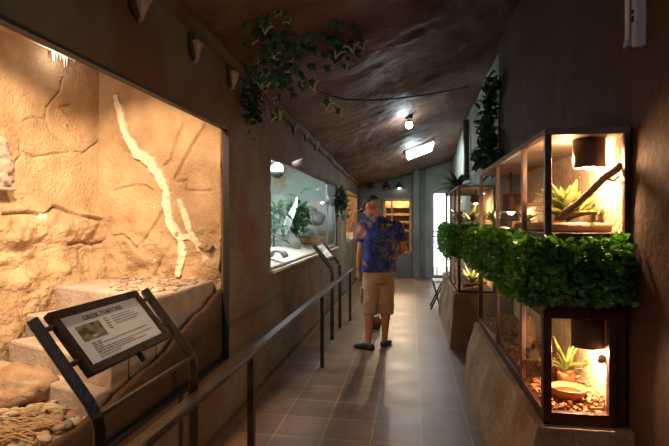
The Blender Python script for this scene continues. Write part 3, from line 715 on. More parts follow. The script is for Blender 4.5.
tag(b.build('dry_branches', M['bark']), 'dry crossed branches in the warm exhibit beyond the blue lit window', 'branch')
p = at(342, 203, X=XL+.08); t = thing('hanging_plant', 'dark hanging plant on the wall pier between the two left windows past the metal frame', 'plant', (p.x, p.y, p.z-.3))
b = MB(); bush(b, p, (.08, .22, .26), 120, .13, .07, 8); b.build('foliage', M['leaf_dark'], t)
b = MB(); b.tube([(XL-.01, p.y, p.z+.2), (p.x, p.y, p.z+.18), (p.x, p.y, p.z-.1)], .008, 6); b.build('hook', M['iron'], t)
p = at(340, 214, X=XL+.06); b = MB(); b.blob(p, (.03, .05, .03), 2, .2, 2, 4); b.box((XL-.01, p.y-.01, p.z-.01), (p.x, p.y+.01, p.z+.01)); tag(b.build('wall_lamp', M['white_pl'], smooth=True), 'small white wall fitting under the hanging plant', 'lamp')
# display behind the end wall
b = MB(); x0, x1 = EW[0]-.3, EW[1]+.2
b.box((x0, YE+1.0, .4), (x1, YE+1.1, 2.3)).box((x0-.1, YE+.16, .4), (x0, YE+1.1, 2.3)).box((x1, YE+.16, .4), (x1+.1, YE+1.1, 2.3)).box((x0, YE+.16, 2.2), (x1, YE+1.1, 2.3)).box((x0, YE+.16, .4), (x1, YE+1.1, .55))
struct(b.build('wall_display', M['plank'], origin=(-.3, YE+.6, .4)))
wf = struct(bpy.data.objects.new('window_4', None)); C.objects.link(wf); wf.location = (EW[0], YE, EW[2]); OFF[wf.name] = Vector(wf.location)
b = MB(); xm = at(391, 220, Y=YE).x
for q in ((EW[0]-.02, EW[0]+.04), (EW[1]-.045, EW[1]+.02)): b.box((q[0], YE-.03, EW[2]), (q[1], YE+.03, EW[3]))
b.box((xm-.0, YE-.02, EW[2]), (xm+.04, YE+.02, EW[3])).box((EW[0], YE-.03, EW[3]-.03), (EW[1], YE+.03, EW[3]+.04)).box((EW[0], YE-.03, EW[2]-.03), (EW[1], YE+.03, EW[2]+.03)); b.build('window_frame', M['plank'], wf)
b = MB(); b.box((EW[0], YE+.03, EW[2]), (EW[1], YE+.036, EW[3])); b.build('glass_pane', M['glass'], wf)
for i, (z, lab) in enumerate(((1.76, 'top wooden shelf in the far display window'), (1.56, 'second wooden shelf in the far display window'), (1.36, 'third wooden shelf in the far display window'), (1.14, 'fourth wooden shelf in the far display window'))):
    b = MB(); b.box((x0, YE+.45, z), (x1, YE+1.0, z+.06)); tag(b.build('shelf', M['plank']), lab, 'shelf', 'shelves in the far display window')
p = at(405, 240, Y=YE+.3); t = thing('leafy_plant', 'small dark plant at the bottom of the far display window', 'plant', (p.x, p.y, .55))
b = MB(); bush(b, Vector((p.x, p.y, .82)), (.1, .08, .2), 70, .12, .06, 5); b.build('foliage', M['leaf_mid'], t); b = MB(); b.tube([(p.x, p.y, .55), (p.x, p.y, .85)], .012, 6); b.build('stem', M['stem'], t)
# hooded wall lamps over it
for i, (x, lab) in enumerate(((371, 'dark hooded wall lamp above the man\'s cap'), (386.5, 'unlit hooded wall lamp, middle of the three on the end wall'), (399.5, 'glowing hooded wall lamp, right one of three over the far display window'))):
    p = at(x, 187, Y=YE-.1); t = thing('hooded_lamp', lab, 'lamp', (p.x, YE, p.z), 'hooded lamps on the end wall')
    b = MB(); b.lathe([(.02, .12), (.05, .08), (.11, -.03), (.10, -.03), (.045, .07)], p, 12); b.build('hood', M['iron'], t)
    b = MB(); b.tube([p+Vector((0, .1, .1)), p+Vector((0, .03, .14)), p+Vector((0, 0, .11))], .012, 6); b.build('arm', M['iron'], t)
    b = MB(); b.blob(p+Vector((0, 0, -.0)), (.05, .05, .06), 2, 0); b.build('bulb', emit('far bulb', (1, .9, .75), 12) if i == 2 else M['terracotta'], t, True)

# ------------------------------------------------------------------ ceiling lamps, cable, conduit
p = at_ceil(409, 117); c = Vector((p.x, p.y-.05, ceil_z(p.x, p.y-.05)))
t = thing('ceiling_bulb', 'bare round bulb glowing in a socket on the rough ceiling', 'lamp', c-Vector((0, 0, .16)))
b = MB(); b.lathe([(.055, .03), (.05, -.03), (.03, -.05), (.028, -.09)], c, 14); b.build('socket', M['black'], t)
b = MB(); b.blob(c-Vector((0, 0, .125)), .05, 3, 0); b.build('bulb', M['bulb_c'], t, True)
BULB = c-Vector((0, 0, .2))
p = at_ceil(420, 149); c = Vector((p.x, p.y, ceil_z(p.x, p.y)-.05)); PAN = c.copy()
t = thing('ceiling_light', 'long bright cool white lamp on the far part of the ceiling', 'lamp', c-Vector((0, 0, .05)))
rot = Matrix.Rotation(math.radians(-20), 3, 'Y')
b = MB(); b.box(c+Vector((-.30, -.55, .02)), c+Vector((.30, .55, .09)), rot, c); b.build('housing', M['white_pl'], t, bevel=.02)
b = MB(); b.box(c+Vector((-.27, -.52, -.02)), c+Vector((.27, .52, .02)), rot, c); b.build('diffuser', M['lamp_c'], t, bevel=.019)
b = MB(); pts = [at_ceil(x, y)-ray(x, y).normalized()*.03-Vector((0, 0, .02)) for x, y in ((326, 92), (345, 97.5), (370, 98.5), (395, 97), (420, 94), (445, 90), (468, 85))]
b.tube(pts, .008, 6); tag(b.build('ceiling_cable', M['black']), 'thin black cable strung across the ceiling right of the ivy', 'cable')
p0 = at(466, 120, X=XR-.02); p1 = at(466.5, 180, X=XR-.02)
b = MB(); b.tube([p0, p0.lerp(p1, .5), p1], .05, 10); tag(b.build('conduit', M['iron']), 'dark vertical conduit on the pale right wall behind the second vivarium', 'pipe')
# tube light fixture on right wall, near
pa = at(636, 47, X=XR-.03)
t = thing('tube_light_fitting', 'unlit pale tube light fitting standing upright on the brown right wall', 'light fitting', (XR, pa.y, pa.z))
b = MB(); b.box((XR-.045, pa.y-.018, pa.z), (XR+.01, pa.y+.016, pa.z+.75)); b.build('housing', M['white_pl'], t, bevel=.01)
b = MB(); b.tube([(XR-.055, pa.y+.020, pa.z+.035), (XR-.055, pa.y+.020, pa.z+.74)], .009, 10); b.build('tube', M['white_paper'], t, True)
b = MB(); b.box((XR-.067, pa.y+.002, pa.z+.005), (XR-.04, pa.y+.034, pa.z+.035)); b.build('end_cap', M['chrome'], t, bevel=.004)
b = MB(); b.box((XR-.049, pa.y-.014, pa.z+.10), (XR-.044, pa.y-.004, pa.z+.125)).box((XR-.049, pa.y-.014, pa.z+.135), (XR-.044, pa.y-.004, pa.z+.15)); b.build('switch', M['black'], t)

# ------------------------------------------------------------------ plinths
def plinth(name, xb, xt, y0, y1, zt, m, lab):
    b = MB(); b.norecalc = False; rs = []; n = int((y1-y0)/.08)
    for i in range(n+1):
        y = y0+(y1-y0)*i/n; sec = []
        for q in range(9):
            tt = q/8; x = xb+(xt-xb)*tt**1.5+.02*fbm((y, tt, xb), 2.2, 4); sec.append((x, y, zt*tt))
        sec += [(xt+.02, y, zt+.012*fbm((y, 0, 5), 4, 3)), (XR+.02, y, zt), (XR+.02, y, 0)]
        rs.append(sec)
    b.rings(rs); o = b.build(name, m, smooth=False, origin=(XR, y0, 0)); return struct(o)
M['plinth'] = mat('rough brown render', (.30, .185, .11), (.46, .31, .20), .85, 4, .9, 22)
plinth('trim_4', .465, .555, 2.25, 4.42, .55, M['plinth'], '')
plinth('trim_5', .44, .50, 5.62, 7.85, .62, M['plinth'], '')

# ------------------------------------------------------------------ vivariums
def vivarium(lab, x0, x1, y0, y1, z0, z1, posts, fr=.022, corner=.022, head=.022, sill=.022, base_mat='viv_wood'):
    t = thing('vivarium', lab, 'vivarium', (x1, (y0+y1)/2, z0), 'lit vivariums on the right wall')
    b = MB(); b.box((x0, y0, z0), (x1, y1, z0+.02)); b.build('floor_panel', M['viv_wood'], t)
    b = MB(); b.box((x0-.008, y0-.008, z1-.02), (x1, y1+.008, z1+.006)); b.build('roof_panel', M['viv_roof'], t)
    b = MB(); b.box((x1-.012, y0+.003, z0+.02), (x1-.001, y1-.003, z1-.02)); b.build('back_panel', M['viv_back'], t)
    b = MB(); zA, zB = z0+.0, z1-.02
    b.box((x0-.004, y0-.004, z0-.012), (x1, y0+fr-.002, z0+sill)).box((x0-.004, y0-.004, z1-head), (x1, y0+fr-.002, z1-.006))
    b.box((x0-.004, y0-.004, z0-.012), (x0+fr-.002, y1+.004, z0+sill)).box((x0-.004, y0-.004, z1-head), (x0+fr-.002, y1+.004, z1-.006))
    b.box((x0, y1-fr, z0-.012), (x1, y1+.006, z0+sill)).box((x0, y1-fr, z1-head), (x1, y1+.006, z1-.004))
    b.build('rails', M['viv_wood'], t, bevel=.003)
    def post(a, bb, cc, d): q = MB(); q.box((a, bb, z0), (cc, d, z1-.004)); q.build('post', M['viv_wood'], t, bevel=.003)
    post(x0-.006, y0-.006, x0+corner, y0+corner*1.2); post(x1-corner, y0-.006, x1, y0+fr)
    for y in posts: post(x0-.006, y-.016, x0+.018, y+.016)
    post(x0-.006, y1-fr, x0+corner, y1+.006); post(x1-fr, y1-fr, x1, y1+.006)
    q = MB(); q.box((x0+corner, y0+.006, z0+sill), (x1-corner, y0+.010, z1-head)); q.build('glass_pane', M['glass'], t)
    ed = [y0+corner*1.2]+[p for p in posts]+[y1-fr]
    for i in range(len(ed)-1): q = MB(); q.box((x0+.005, ed[i]+(.016 if i else 0), z0+sill), (x0+.009, ed[i+1]-.016, z1-head)); q.build('glass_pane', M['glass'], t)
    q = MB(); q.box((x0+corner, y1-.012, z0+sill), (x1-fr, y1-.008, z1-head)); q.build('glass_pane', M['glass'], t)
    return t
CX0, CX1, CY0, CY1 = .60, .945, 2.29, 4.40
U0, U1, L0, L1 = 1.385, 1.868, .56, 1.10
vivarium('upper vivarium nearest the camera with a diagonal branch, above the clipped green hedge', CX0, CX1, CY0, CY1, U0, U1, [2.75, 3.55])
vivarium('lower vivarium nearest the camera holding a terracotta bowl, below the clipped green hedge', CX0-.008, .89, CY0, CY1, L0, L1, [2.74, 3.5], .03, .03, .075, .045)
D0, D1, DX = 5.70, 7.70, .54
vivarium('far upper vivarium past the near ones, beside the bright doorway', DX, CX1, D0, D1, U0, 1.85, [6.2, 6.9])
vivarium('far lower vivarium glowing orange over its own plinth, past the near ones', DX, CX1, D0, D1, .63, 1.10, [6.2, 6.9])
b = MB(); b.box((.892, CY0+.002, L0), (XR-.02, CY1, L1)); tag(b.build('filler_board', M['viv_wood']), 'brown filler board between the near lower vivarium and the right wall', 'board')
b = MB(); b.box((CX0+.02, CY0+.03, L1), (CX1, CY1-.02, U0-.013)); tag(b.build('middle_box', M['viv_wood']), 'brown timber band behind the hedge between the two near vivariums', 'board')
b = MB(); b.box((DX+.02, D0+.03, L1), (CX1, D1-.02, U0-.013)); tag(b.build('middle_box', M['viv_wood']), 'brown timber band behind the hedge between the two far vivariums', 'board')

# hedges
def hedge(lab, segs, seed, dens=5200):
    r = random.Random(seed); lo = segs[0]
    t = thing('boxwood_hedge', lab, 'hedge', ((lo[0]+lo[1])/2, (lo[2]+lo[3])/2, lo[4]), 'artificial hedges between the vivariums')
    b = MB()
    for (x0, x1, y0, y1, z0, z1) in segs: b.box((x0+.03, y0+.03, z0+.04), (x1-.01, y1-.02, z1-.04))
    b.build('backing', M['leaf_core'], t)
    b = MB(); b.norecalc = True
    for (x0, x1, y0, y1, z0, z1) in segs:
        area = (y1-y0)*(z1-z0)+(x1-x0)*(z1-z0)+(x1-x0)*(y1-y0)
        for i in range(int(area*dens)):
            k = r.random()*area
            if k < (y1-y0)*(z1-z0): p = Vector((x0, r.uniform(y0, y1), r.uniform(z0, z1))); n = Vector((-1, 0, 0))
            elif k < (y1-y0)*(z1-z0)+(x1-x0)*(z1-z0): p = Vector((r.uniform(x0, x1), y0, r.uniform(z0, z1))); n = Vector((0, -1, 0))
            else: p = Vector((r.uniform(x0, x1), r.uniform(y0, y1), z1)); n = Vector((0, 0, 1))
            h = .025*fbm(p, 9, 2)
            p += n*(h+r.uniform(-.03, .022))
            p.z += .012*fbm((p.x, p.y, 1), 12, 2)
            d = (n*.6+Vector((r.uniform(-1, 1), r.uniform(-1, 1), r.uniform(-.4, 1)))).normalized(); nn_ = (n+Vector((r.uniform(-.6, .6), r.uniform(-.6, .6), r.uniform(0, .9))))
            b.leaf(p, d, nn_, r.uniform(.026, .038), r.uniform(.020, .028), .2, 3)
    b.build('foliage', M['leaf_box'], t)
hedge('bright green clipped boxwood hedge wrapping the near vivariums on the right', [(CX0-.10, CX0+.01, CY0-.08, CY1+.06, 1.085, 1.36), (CX0-.02, .915, CY0-.09, CY0+.01, 1.105, 1.36)], 1, 5600)
hedge('dark green boxwood hedge running along the far vivariums by the doorway', [(DX-.10, DX+.01, D0-.08, D1+.05, 1.0, 1.37), (DX, .94, D0-.09, D0+.01, 1.02, 1.37)], 2, 3600)

# lamps, plants and furnishings inside
def heat_lamp(lab, c, r, h, bulbpos, ztop):
    c = Vector(c); t = thing('heat_lamp', lab, 'lamp', c, 'heat lamps in the vivariums')
    b = MB(); b.lathe([(r, 0), (r, h), (r*.98, h+.004), (r*.2, h+.006), (r*.2, h), (r*.92, h-.006), (r*.94, 0)], c, 24, cap=False); b.build('shade', M['hood'], t, True)
    b = MB(); b.tube([c+Vector((0, 0, h)), Vector((c.x, c.y, ztop))], .008, 8); b.build('stem', M['iron'], t)
    b = MB(); b.blob(c+Vector(bulbpos), r*.42, 3, 0); b.build('bulb', M['bulb_w'], t, True)
    return t
h1 = at(589, 168, Y=CY0+.16); r1 = 14.*(CY0+.16)/FPX
heat_lamp('brown cylindrical heat lamp shade at the right of the near upper vivarium', h1, r1, .135, (0, 0, .02), U1-.02)
h2 = at(588, 346, Y=CY0+.15); heat_lamp('brown heat lamp shade in the near lower vivarium above the bowl', h2, r1*1.02, .13, (0, 0, .02), L1-.02)
h3 = at(511, 212, X=.80); heat_lamp('smaller dark heat lamp shade in the middle of the near upper vivarium', h3, .075, .14, (0, 0, .01), U1-.02)
h4 = Vector((.78, 6.1, 1.66)); heat_lamp('heat lamp in the far upper vivarium', h4, .06, .1, (0, 0, .01), 1.83)
h5 = Vector((.76, 6.05, .93)); heat_lamp('heat lamp in the far lower vivarium', h5, .06, .1, (0, 0, .01), 1.08)
# upper near: log, branch, plant
zf = U0+.022
p0, p1 = at(549, 229, Y=CY0+.09), at(611, 229, Y=CY0+.12)
b = MB(); b.tube([(p0.x+.015, CY0+.115, zf+.022), ((p0.x+p1.x)/2, CY0+.12, zf+.024), (p1.x, CY0+.13, zf+.022)], [.022, .024, .021], 12); tag(b.build('log', M['log'], smooth=True), 'pale horizontal log along the floor of the near upper vivarium', 'log')
pts = [at(558, 219, Y=CY0+.07), at(575, 206, Y=CY0+.065), at(590, 192, Y=CY0+.06), at(604, 178, Y=CY0+.06), at(616, 170, Y=CY0+.055), at(627, 164, Y=CY0+.045)]
pts[-1].x = min(pts[-1].x, CX1-.014); pts[0].z = max(pts[0].z, zf+.05)
b = MB(); b.tube(pts, [.019, .015, .015, .017, .017, .014], 10); b.tube([pts[0]+Vector((-.012, 0, -.005)), pts[1]+Vector((-.012, 0, .012))], [.01, .006], 8)
b.tube([pts[3], pts[3]+Vector((.05, .02, -.012)), pts[3]+Vector((.09, .03, .03))], [.009, .006, .004], 8)
tag(b.build('branch', M['bark'], smooth=True), 'bare brown branch leaning diagonally across the near upper vivarium', 'branch')
def leafy(lab, c, zf, n, L, W, m, seed, el=(.2, 1.3), bend=.5, group='plants in the vivariums', pot=None):
    c = Vector(c); t = thing('potted_plant' if pot else 'leafy_plant', lab, 'plant', (c.x, c.y, zf), group)
    b = MB(); rosette(b, c, n, L, W, el[0], el[1], bend, seed, 5); b.norecalc = True; b.build('foliage', m, t)
    if pot:
        r, h = pot; b = MB(); b.lathe([(r*.6, 0), (r, h*.7), (r*.95, h*.9), (r*.8, h), (r*.7, h), (r*.7, h*.8)], (c.x, c.y, zf), 20); b.build('pot', M['terracotta'], t, True)
    else:
        b = MB(); b.tube([(c.x, c.y, zf), c+Vector((0, 0, .015))], [.008, .006], 6); b.build('stem', M['stem'], t)
    return t
q = at(568, 215, Y=CY0+.31); leafy('broad leaved green plant behind the branch in the near upper vivarium', (q.x, q.y, zf+.05), zf, 44, .20, .06, M['leaf_warm'], 4, (.45, 1.45), .35)
q = at(526, 226, X=.76); leafy('spiky olive plant beneath the middle lamp in the near upper vivarium', (q.x, q.y, zf+.03), zf, 26, .13, .03, M['leaf_warm'], 5, (.15, 1.2), .5)
q = at(494, 228, X=.76); leafy('dim leafy plant at the far end of the near upper vivarium', (q.x, q.y, zf+.03), zf, 26, .17, .04, M['leaf_mid'], 6, (.2, 1.3), .5)
q = at(514, 240, X=.66); b = MB(); b.box((q.x-.02, q.y-.04, zf), (q.x+.03, q.y+.04, zf+.05)); tag(b.build('small_box', M['log'], bevel=.005), 'small tan block on the floor behind the side pane of the near upper vivarium', 'block')
b = MB(); b.box((.80, 3.50, 1.565), (CX1-.013, 3.72, 1.58)); tag(b.build('ledge_shelf', M['log'], bevel=.003), 'little tan shelf on the back of the near upper vivarium', 'shelf')
b = MB(); b.box((.66, 2.75, zf), (.90, 3.5, zf+.045)); tag(b.build('wood_slab', M['log'], bevel=.012), 'flat wooden slab on the floor under the middle heat lamp', 'slab')
# lower near: chips, pot, bowl, rocks
zl = L0+.022
r = random.Random(3); b = MB()
for i in range(1500):
    x, y = r.uniform(.62, .87), r.uniform(CY0+.04, CY1-.05); s = r.uniform(.006, .016); rt = Euler((r.uniform(-.6, .6), r.uniform(-.6, .6), r.uniform(0, 6.3))).to_matrix()
    z = zl+.012+r.uniform(0, .03)+.03*sm(.7, .88, x); b.box((x-s, y-s*.6, z-.003), (x+s, y+s*.6, z+.004), rt)
b.box((.60, CY0+.035, zl-.001), (.876, CY1-.035, zl+.014))
tag(b.build('bark_chips', M['chip']), 'bed of reddish bark chips on the floor of the near lower vivarium', 'bark chips', None, 'stuff')
zc = zl+.035
q = at(566, 371, Y=CY0+.33); leafy('spiky bromeliad in a small terracotta pot behind the bowl', (q.x, q.y, zc+.075), zc, 26, .17, .022, M['leaf_warm'], 8, (.5, 1.45), .35, 'plants in the vivariums', (.045, .075))
q = at(567, 392, Y=CY0+.175); t = thing('bowl', 'wide terracotta water bowl in the near lower vivarium', 'bowl', (q.x, q.y, zc-.004))
b = MB(); b.lathe([(.04, 0), (.072, .022), (.082, .05), (.078, .053), (.066, .026), (.03, .014), (.004, .012)], (q.x+.005, q.y, zc-.004), 28); b.build('bowl_body', M['terracotta'], t, True)
b = MB(); b.lathe([(.001, .028), (.065, .03), (.001, .031)], (q.x+.005, q.y, zc-.004), 28); b.build('water', mat('water', (.25, .09, .04), None, .05), t, True)
q = at(602, 359, X=.862); b = MB(); b.blob(q, (.022, .024, .02), 3, .3, 2, 4); tag(b.build('stone', M['boulder'], smooth=True), 'small brown knob on the back wall of the near lower vivarium', 'stone')
for k, (x, y, r_, lab) in enumerate(((527, 330, .05, 'lumpy orange brown rock behind the corner post of the near lower vivarium'), (534, 348, .04, 'reddish rock on the chips beside the corner post of the near lower vivarium'), (522, 352, .045, 'brown rock on the chips behind the near side pane'))):
    q = at(x, y, X=.74); q.z = zc+r_*.55+(.10 if k == 0 else 0); b = MB(); b.blob(q, (r_, r_*1.2, r_*(.8 if k else 2.4)), 3, .35, 1.6, k+11); tag(b.build('rock', M['boulder'], smooth=True), lab, 'rock', 'rocks in the near lower vivarium')
# far pair
leafy('leafy plant glowing in the far upper vivarium', (.72, 5.95, U0+.05), U0+.02, 34, .2, .05, M['leaf_warm'], 9, (.2, 1.4), .4)
leafy('feathery plant lit orange in the far lower vivarium', (.72, 5.92, .70), .65, 34, .26, .03, M['leaf_warm'], 10, (.5, 1.45), .3)
leafy('plant at the far end of the far upper vivarium against the bright doorway', (.68, 7.1, U0+.05), U0+.02, 30, .22, .05, M['leaf_dark'], 12, (.2, 1.4), .4)
b = MB(); b.tube([(.6, 5.8, .69), (.7, 5.85, .70), (.88, 5.95, .72)], .025, 8); tag(b.build('log', M['bark'], smooth=True), 'small log on the floor of the far lower vivarium', 'log')

# plants over the far vivariums
q = at(457, 183, X=.66); t = thing('palm_plant', 'dark palm like plant lying on top of the far upper vivarium', 'plant', (q.x, q.y, 1.857))
b = MB(); rosette(b, (q.x, q.y, 1.93), 60, .33, .05, -.1, 1.1, .5, 3, 5); b.build('foliage', M['leaf_dark'], t); b = MB(); b.tube([(q.x, q.y, 1.857), (q.x, q.y, 1.95)], .03, 8); b.build('stem', M['stem'], t)
q = at(486, 125, X=.86); t = thing('hanging_creeper', 'dark creeper hanging down the right wall above the vivariums', 'plant', (q.x, q.y, q.z-.6))
b = MB()
for (x, y, rx, rz, n) in ((489, 105, .10, .18, 90), (486, 125, .1, .16, 100), (488, 142, .14, .16, 160), (480, 158, .16, .10, 130), (493, 160, .14, .12, 130), (492, 85, .07, .16, 40)):
    c = at(x, y, X=.85); bush(b, c, (.08, rx*2, rz), n, .11, .065, x)
b.build('foliage', M['leaf_dark'], t)
b = MB(); b.tube([at(497, 75, X=.93), at(490, 100, X=.88), at(486, 130, X=.86), at(484, 160, X=.86)], .012, 6); b.build('stem', M['stem'], t)
# small stool near the doorway and a bag on the floor, made up for an unclear dark shape
t = thing('folding_stool', 'small dark folding stool with a white seat by the far plinth', 'stool', (.42, 8.15, 0))
b = MB(); b.box((.36, 8.0, .43), (.56, 8.35, .47)); b.build('seat', M['white_paper'], t, bevel=.01)
for s in (0, 1):
    for (xa, xb_) in ((.36, .52), (.52, .36)):
        b = MB(); y = 8.02+.3*s; b.bar((xa-.04, y, 0), (xb_, y, .43), .025, .025); b.build('leg', M['iron'], t)
q = at(376, 329, Z=0); t = thing('lump', 'small dark red bag on the floor beyond the man\'s legs', 'lump', (q.x, q.y, 0))
b = MB(); b.blob((q.x, q.y, .075), (.075, .06, .085), 3, .15, 1.4, 3); 
for v in b.bm.verts: v.co.z = max(0, v.co.z)
b.build('lump_body', M['maroon'], t, True)
b = MB(); b.tube([(q.x-.04, q.y, .13), (q.x-.02, q.y, .25), (q.x+.03, q.y, .25), (q.x+.045, q.y, .13)], .01, 6); b.build('top_loop', M['khaki'], t)

# ------------------------------------------------------------------ the man
MO = Vector((-.40, 5.5, 0)); KX = .0113
man = thing('person', 'man seen from behind in a blue floral shirt, khaki shorts and dark cap', 'person', MO)
BY = math.radians(18)
def ell(c, a, bb, yaw=BY, n=24, tilt=0., p=2.0):
    out = []; c = MO+Vector(c)
    for j in range(n):
        th = 2*PI*j/n; x = a*math.copysign(abs(math.cos(th))**(2/p), math.cos(th)); y = bb*math.copysign(abs(math.sin(th))**(2/p), math.sin(th))
        out.append(c+Vector((x*math.cos(yaw)-y*math.sin(yaw), x*math.sin(yaw)+y*math.cos(yaw), tilt*y)))
    return out
def remeshed(b, vox, name, m, parent, sm_it=6, post=None):
    me = bpy.data.meshes.new('tmp'); bmesh.ops.recalc_face_normals(b.bm, faces=b.bm.faces); b.bm.to_mesh(me); b.bm.free()
    o = bpy.data.objects.new('tmp', me); C.objects.link(o)
    md = o.modifiers.new('r', 'REMESH'); md.mode = 'VOXEL'; md.voxel_size = vox; md.use_smooth_shade = True
    if sm_it: ms = o.modifiers.new('s', 'SMOOTH'); ms.factor = .5; ms.iterations = sm_it
    dg = bpy.context.evaluated_depsgraph_get(); out = bpy.data.meshes.new_from_object(o.evaluated_get(dg)); bpy.data.objects.remove(o)
    if post: post(out)
    return link_me(name, out, m, parent, True)
def ML(*pts): return [MO+Vector(p) for p in pts]
HIP = Vector((.035, 0, .90))
# limbs
Lsh, Lel, Lwr = Vector((-.135, .02, 1.42)), Vector((-.165, .0, 1.13)), Vector((-.195, .06, .89))
Rsh, Rel, Rwr = Vector((.245, .10, 1.41)), Vector((.315, .09, 1.13)), Vector((.22, .30, 1.04))
Lkn, Lan = Vector((-.065, .0, .47)), Vector((-.075, -.07, .07))
Rkn, Ran = Vector((.115, .08, .47)), Vector((.10, .10, .07))
HC = Vector((-.048, .05, 1.612))
hy = math.radians(62); HR = Matrix.Rotation(hy, 3, 'Z') @ Matrix.Rotation(math.radians(-24), 3, 'X')
HS = 1.08
def H(x, y, z): return MO+HC+HR @ Vector((x*HS, y*HS, z*HS))
b = MB()
# torso
b.rings([ell((.035, .03, .84), .15, .11), ell((.035, .03, .95), .165, .12), ell((.04, .03, 1.1), .165, .115), ell((.05, .035, 1.28), .185, .12), ell((.055, .05, 1.40), .185, .105), ell((.045, .055, 1.46), .11, .075), ell((.02, .06, 1.50), .062, .062), ell((-.015, .058, 1.57), .06, .062)])
# head: skull, jaw, nose, ears, brow
def hb(c, rad, sub=3):
    c = H(*c); rr = bmesh.ops.create_icosphere(b.bm, subdivisions=sub, radius=1.)
    for v in rr['verts']: v.co = c+HR @ Vector((v.co.x*rad[0], v.co.y*rad[1], v.co.z*rad[2]))*HS
hb((0, -.012, .025), (.075, .095, .088)); hb((0, .028, -.035), (.058, .066, .075)); hb((0, .058, -.075), (.032, .03, .025)); hb((0, .100, -.018), (.013, .02, .016), 2); hb((0, .088, .006), (.010, .02, .028), 2)
hb((0, .078, .028), (.05, .018, .012), 2); hb((0, .088, -.052), (.022, .012, .007), 2); hb((.076, -.005, -.005), (.010, .02, .032), 2); hb((-.076, -.005, -.005), (.010, .02, .032), 2)
hb((.036, .072, -.022), (.02, .02, .018), 2); hb((-.036, .072, -.022), (.02, .02, .018), 2)
def limb(b, pts, rad, seg=14): b.tube([MO+Vector(p) for p in pts], rad, seg)
limb(b, [Lsh, Lsh.lerp(Lel, .5), Lel, Lel.lerp(Lwr, .35), Lwr], [.056, .052, .044, .044, .030]); limb(b, [Rsh, Rsh.lerp(Rel, .5), Rel, Rel.lerp(Rwr, .35), Rwr], [.056, .052, .044, .044, .030])
for (hp, kn, an) in ((Vector((-.05, .01, .86)), Lkn, Lan), (Vector((.12, .05, .86)), Rkn, Ran)):
    limb(b, [hp, hp.lerp(kn, .5), kn, kn.lerp(an, .3)+Vector((0, -.018, 0)), kn.lerp(an, .75), an], [.085, .075, .057, .055, .038, .036])
def foot(b, an, yaw, grow=0., z0=.0):
    d = Vector((-math.sin(yaw), math.cos(yaw), 0)); c = Vector((an.x, an.y, 0))
    rs = []
    for (t, w, h) in ((-.075, .026, .045), (-.055, .036, .07), (0, .037, .085), (.06, .043, .062), (.12, .049, .045), (.165, .044, .034), (.19, .025, .025)):
        q = MO+c+d*t; w += grow; h += grow; s = Vector((d.y, -d.x, 0)); rs.append([q+s*w*math.cos(a)+Vector((0, 0, max(z0, h*.5+h*.5*math.sin(a)))) for a in [2*PI*k/14 for k in range(14)]])
    b.rings(rs)
FYL, FYR = math.radians(58), math.radians(-12)
foot(b, Lan, FYL, 0, .02); foot(b, Ran, FYR, 0, .02)
# hands
def hand(b, wr, el, palm_n):
    d = (wr-el).normalized(); n = Vector(palm_n); n = (n-d*n.dot(d)).normalized(); w = d.cross(n)
    P = lambda x, y, z: MO+wr+w*x+d*y+n*z
    b.rings([[P(x*hw, y, z*ht) for x, z in [(math.cos(a), math.sin(a)) for a in [2*PI*k/12 for k in range(12)]]] for (y, hw, ht) in ((-.01, .026, .022), (.03, .036, .017), (.07, .043, .016), (.098, .042, .014))])
    for i, (x, L) in enumerate(((-.032, .070), (-.011, .080), (.011, .074), (.031, .058))):
        b.tube([P(x*.9, .08, 0), P(x*1.05, .098+L*.35, .006), P(x*1.08, .098+L*.7, .022), P(x*1.05, .098+L*.9, .042)], [.0095, .0092, .0085, .007], 8)
    b.tube([P(-.026, .025, .006), P(-.052, .055, .014), P(-.058, .085, .024), P(-.055, .105, .034)], [.013, .011, .0095, .0075], 8)
hand(b, Lwr, Lel, (.6, .5, 0)); hand(b, Rwr, Rel, (-.4, 0, -1))
body = remeshed(b, .0065, 'body', M['skin'], man, 3)
# shirt
b = MB()
b.rings([ell((.04, .03, .87), .208, .150), ell((.04, .03, .93), .205, .148), ell((.042, .03, 1.08), .205, .142), ell((.05, .035, 1.25), .215, .145), ell((.052, .05, 1.37), .212, .128), ell((.045, .055, 1.435), .165, .095), ell((.03, .058, 1.475), .10, .082), ell((.015, .06, 1.505), .068, .07)])
limb(b, [Lsh+Vector((.06, 0, .0)), Lsh+Vector((-.0, 0, -.03)), Lsh.lerp(Lel, .5), Lsh.lerp(Lel, .72)], [.07, .076, .074, .078]); limb(b, [Rsh+Vector((-.06, 0, .0)), Rsh+Vector((.0, 0, -.03)), Rsh.lerp(Rel, .5), Rsh.lerp(Rel, .72)], [.07, .076, .074, .078])
def fold(me):
    for v in me.vertices:
        p = v.co; q = p-MO-Vector((.04, .03, 0)); n = Vector((q.x, q.y, 0)).normalized(); v.co = p+n*(.012*noise.noise(Vector((p.x*9, p.y*9, p.z*5)))+.006*noise.noise(p*22))
shirt = remeshed(b, .011, 'shirt', M['shirt'], man, 3, fold); shirt['label'] = 'blue shirt with orange and olive flowers'
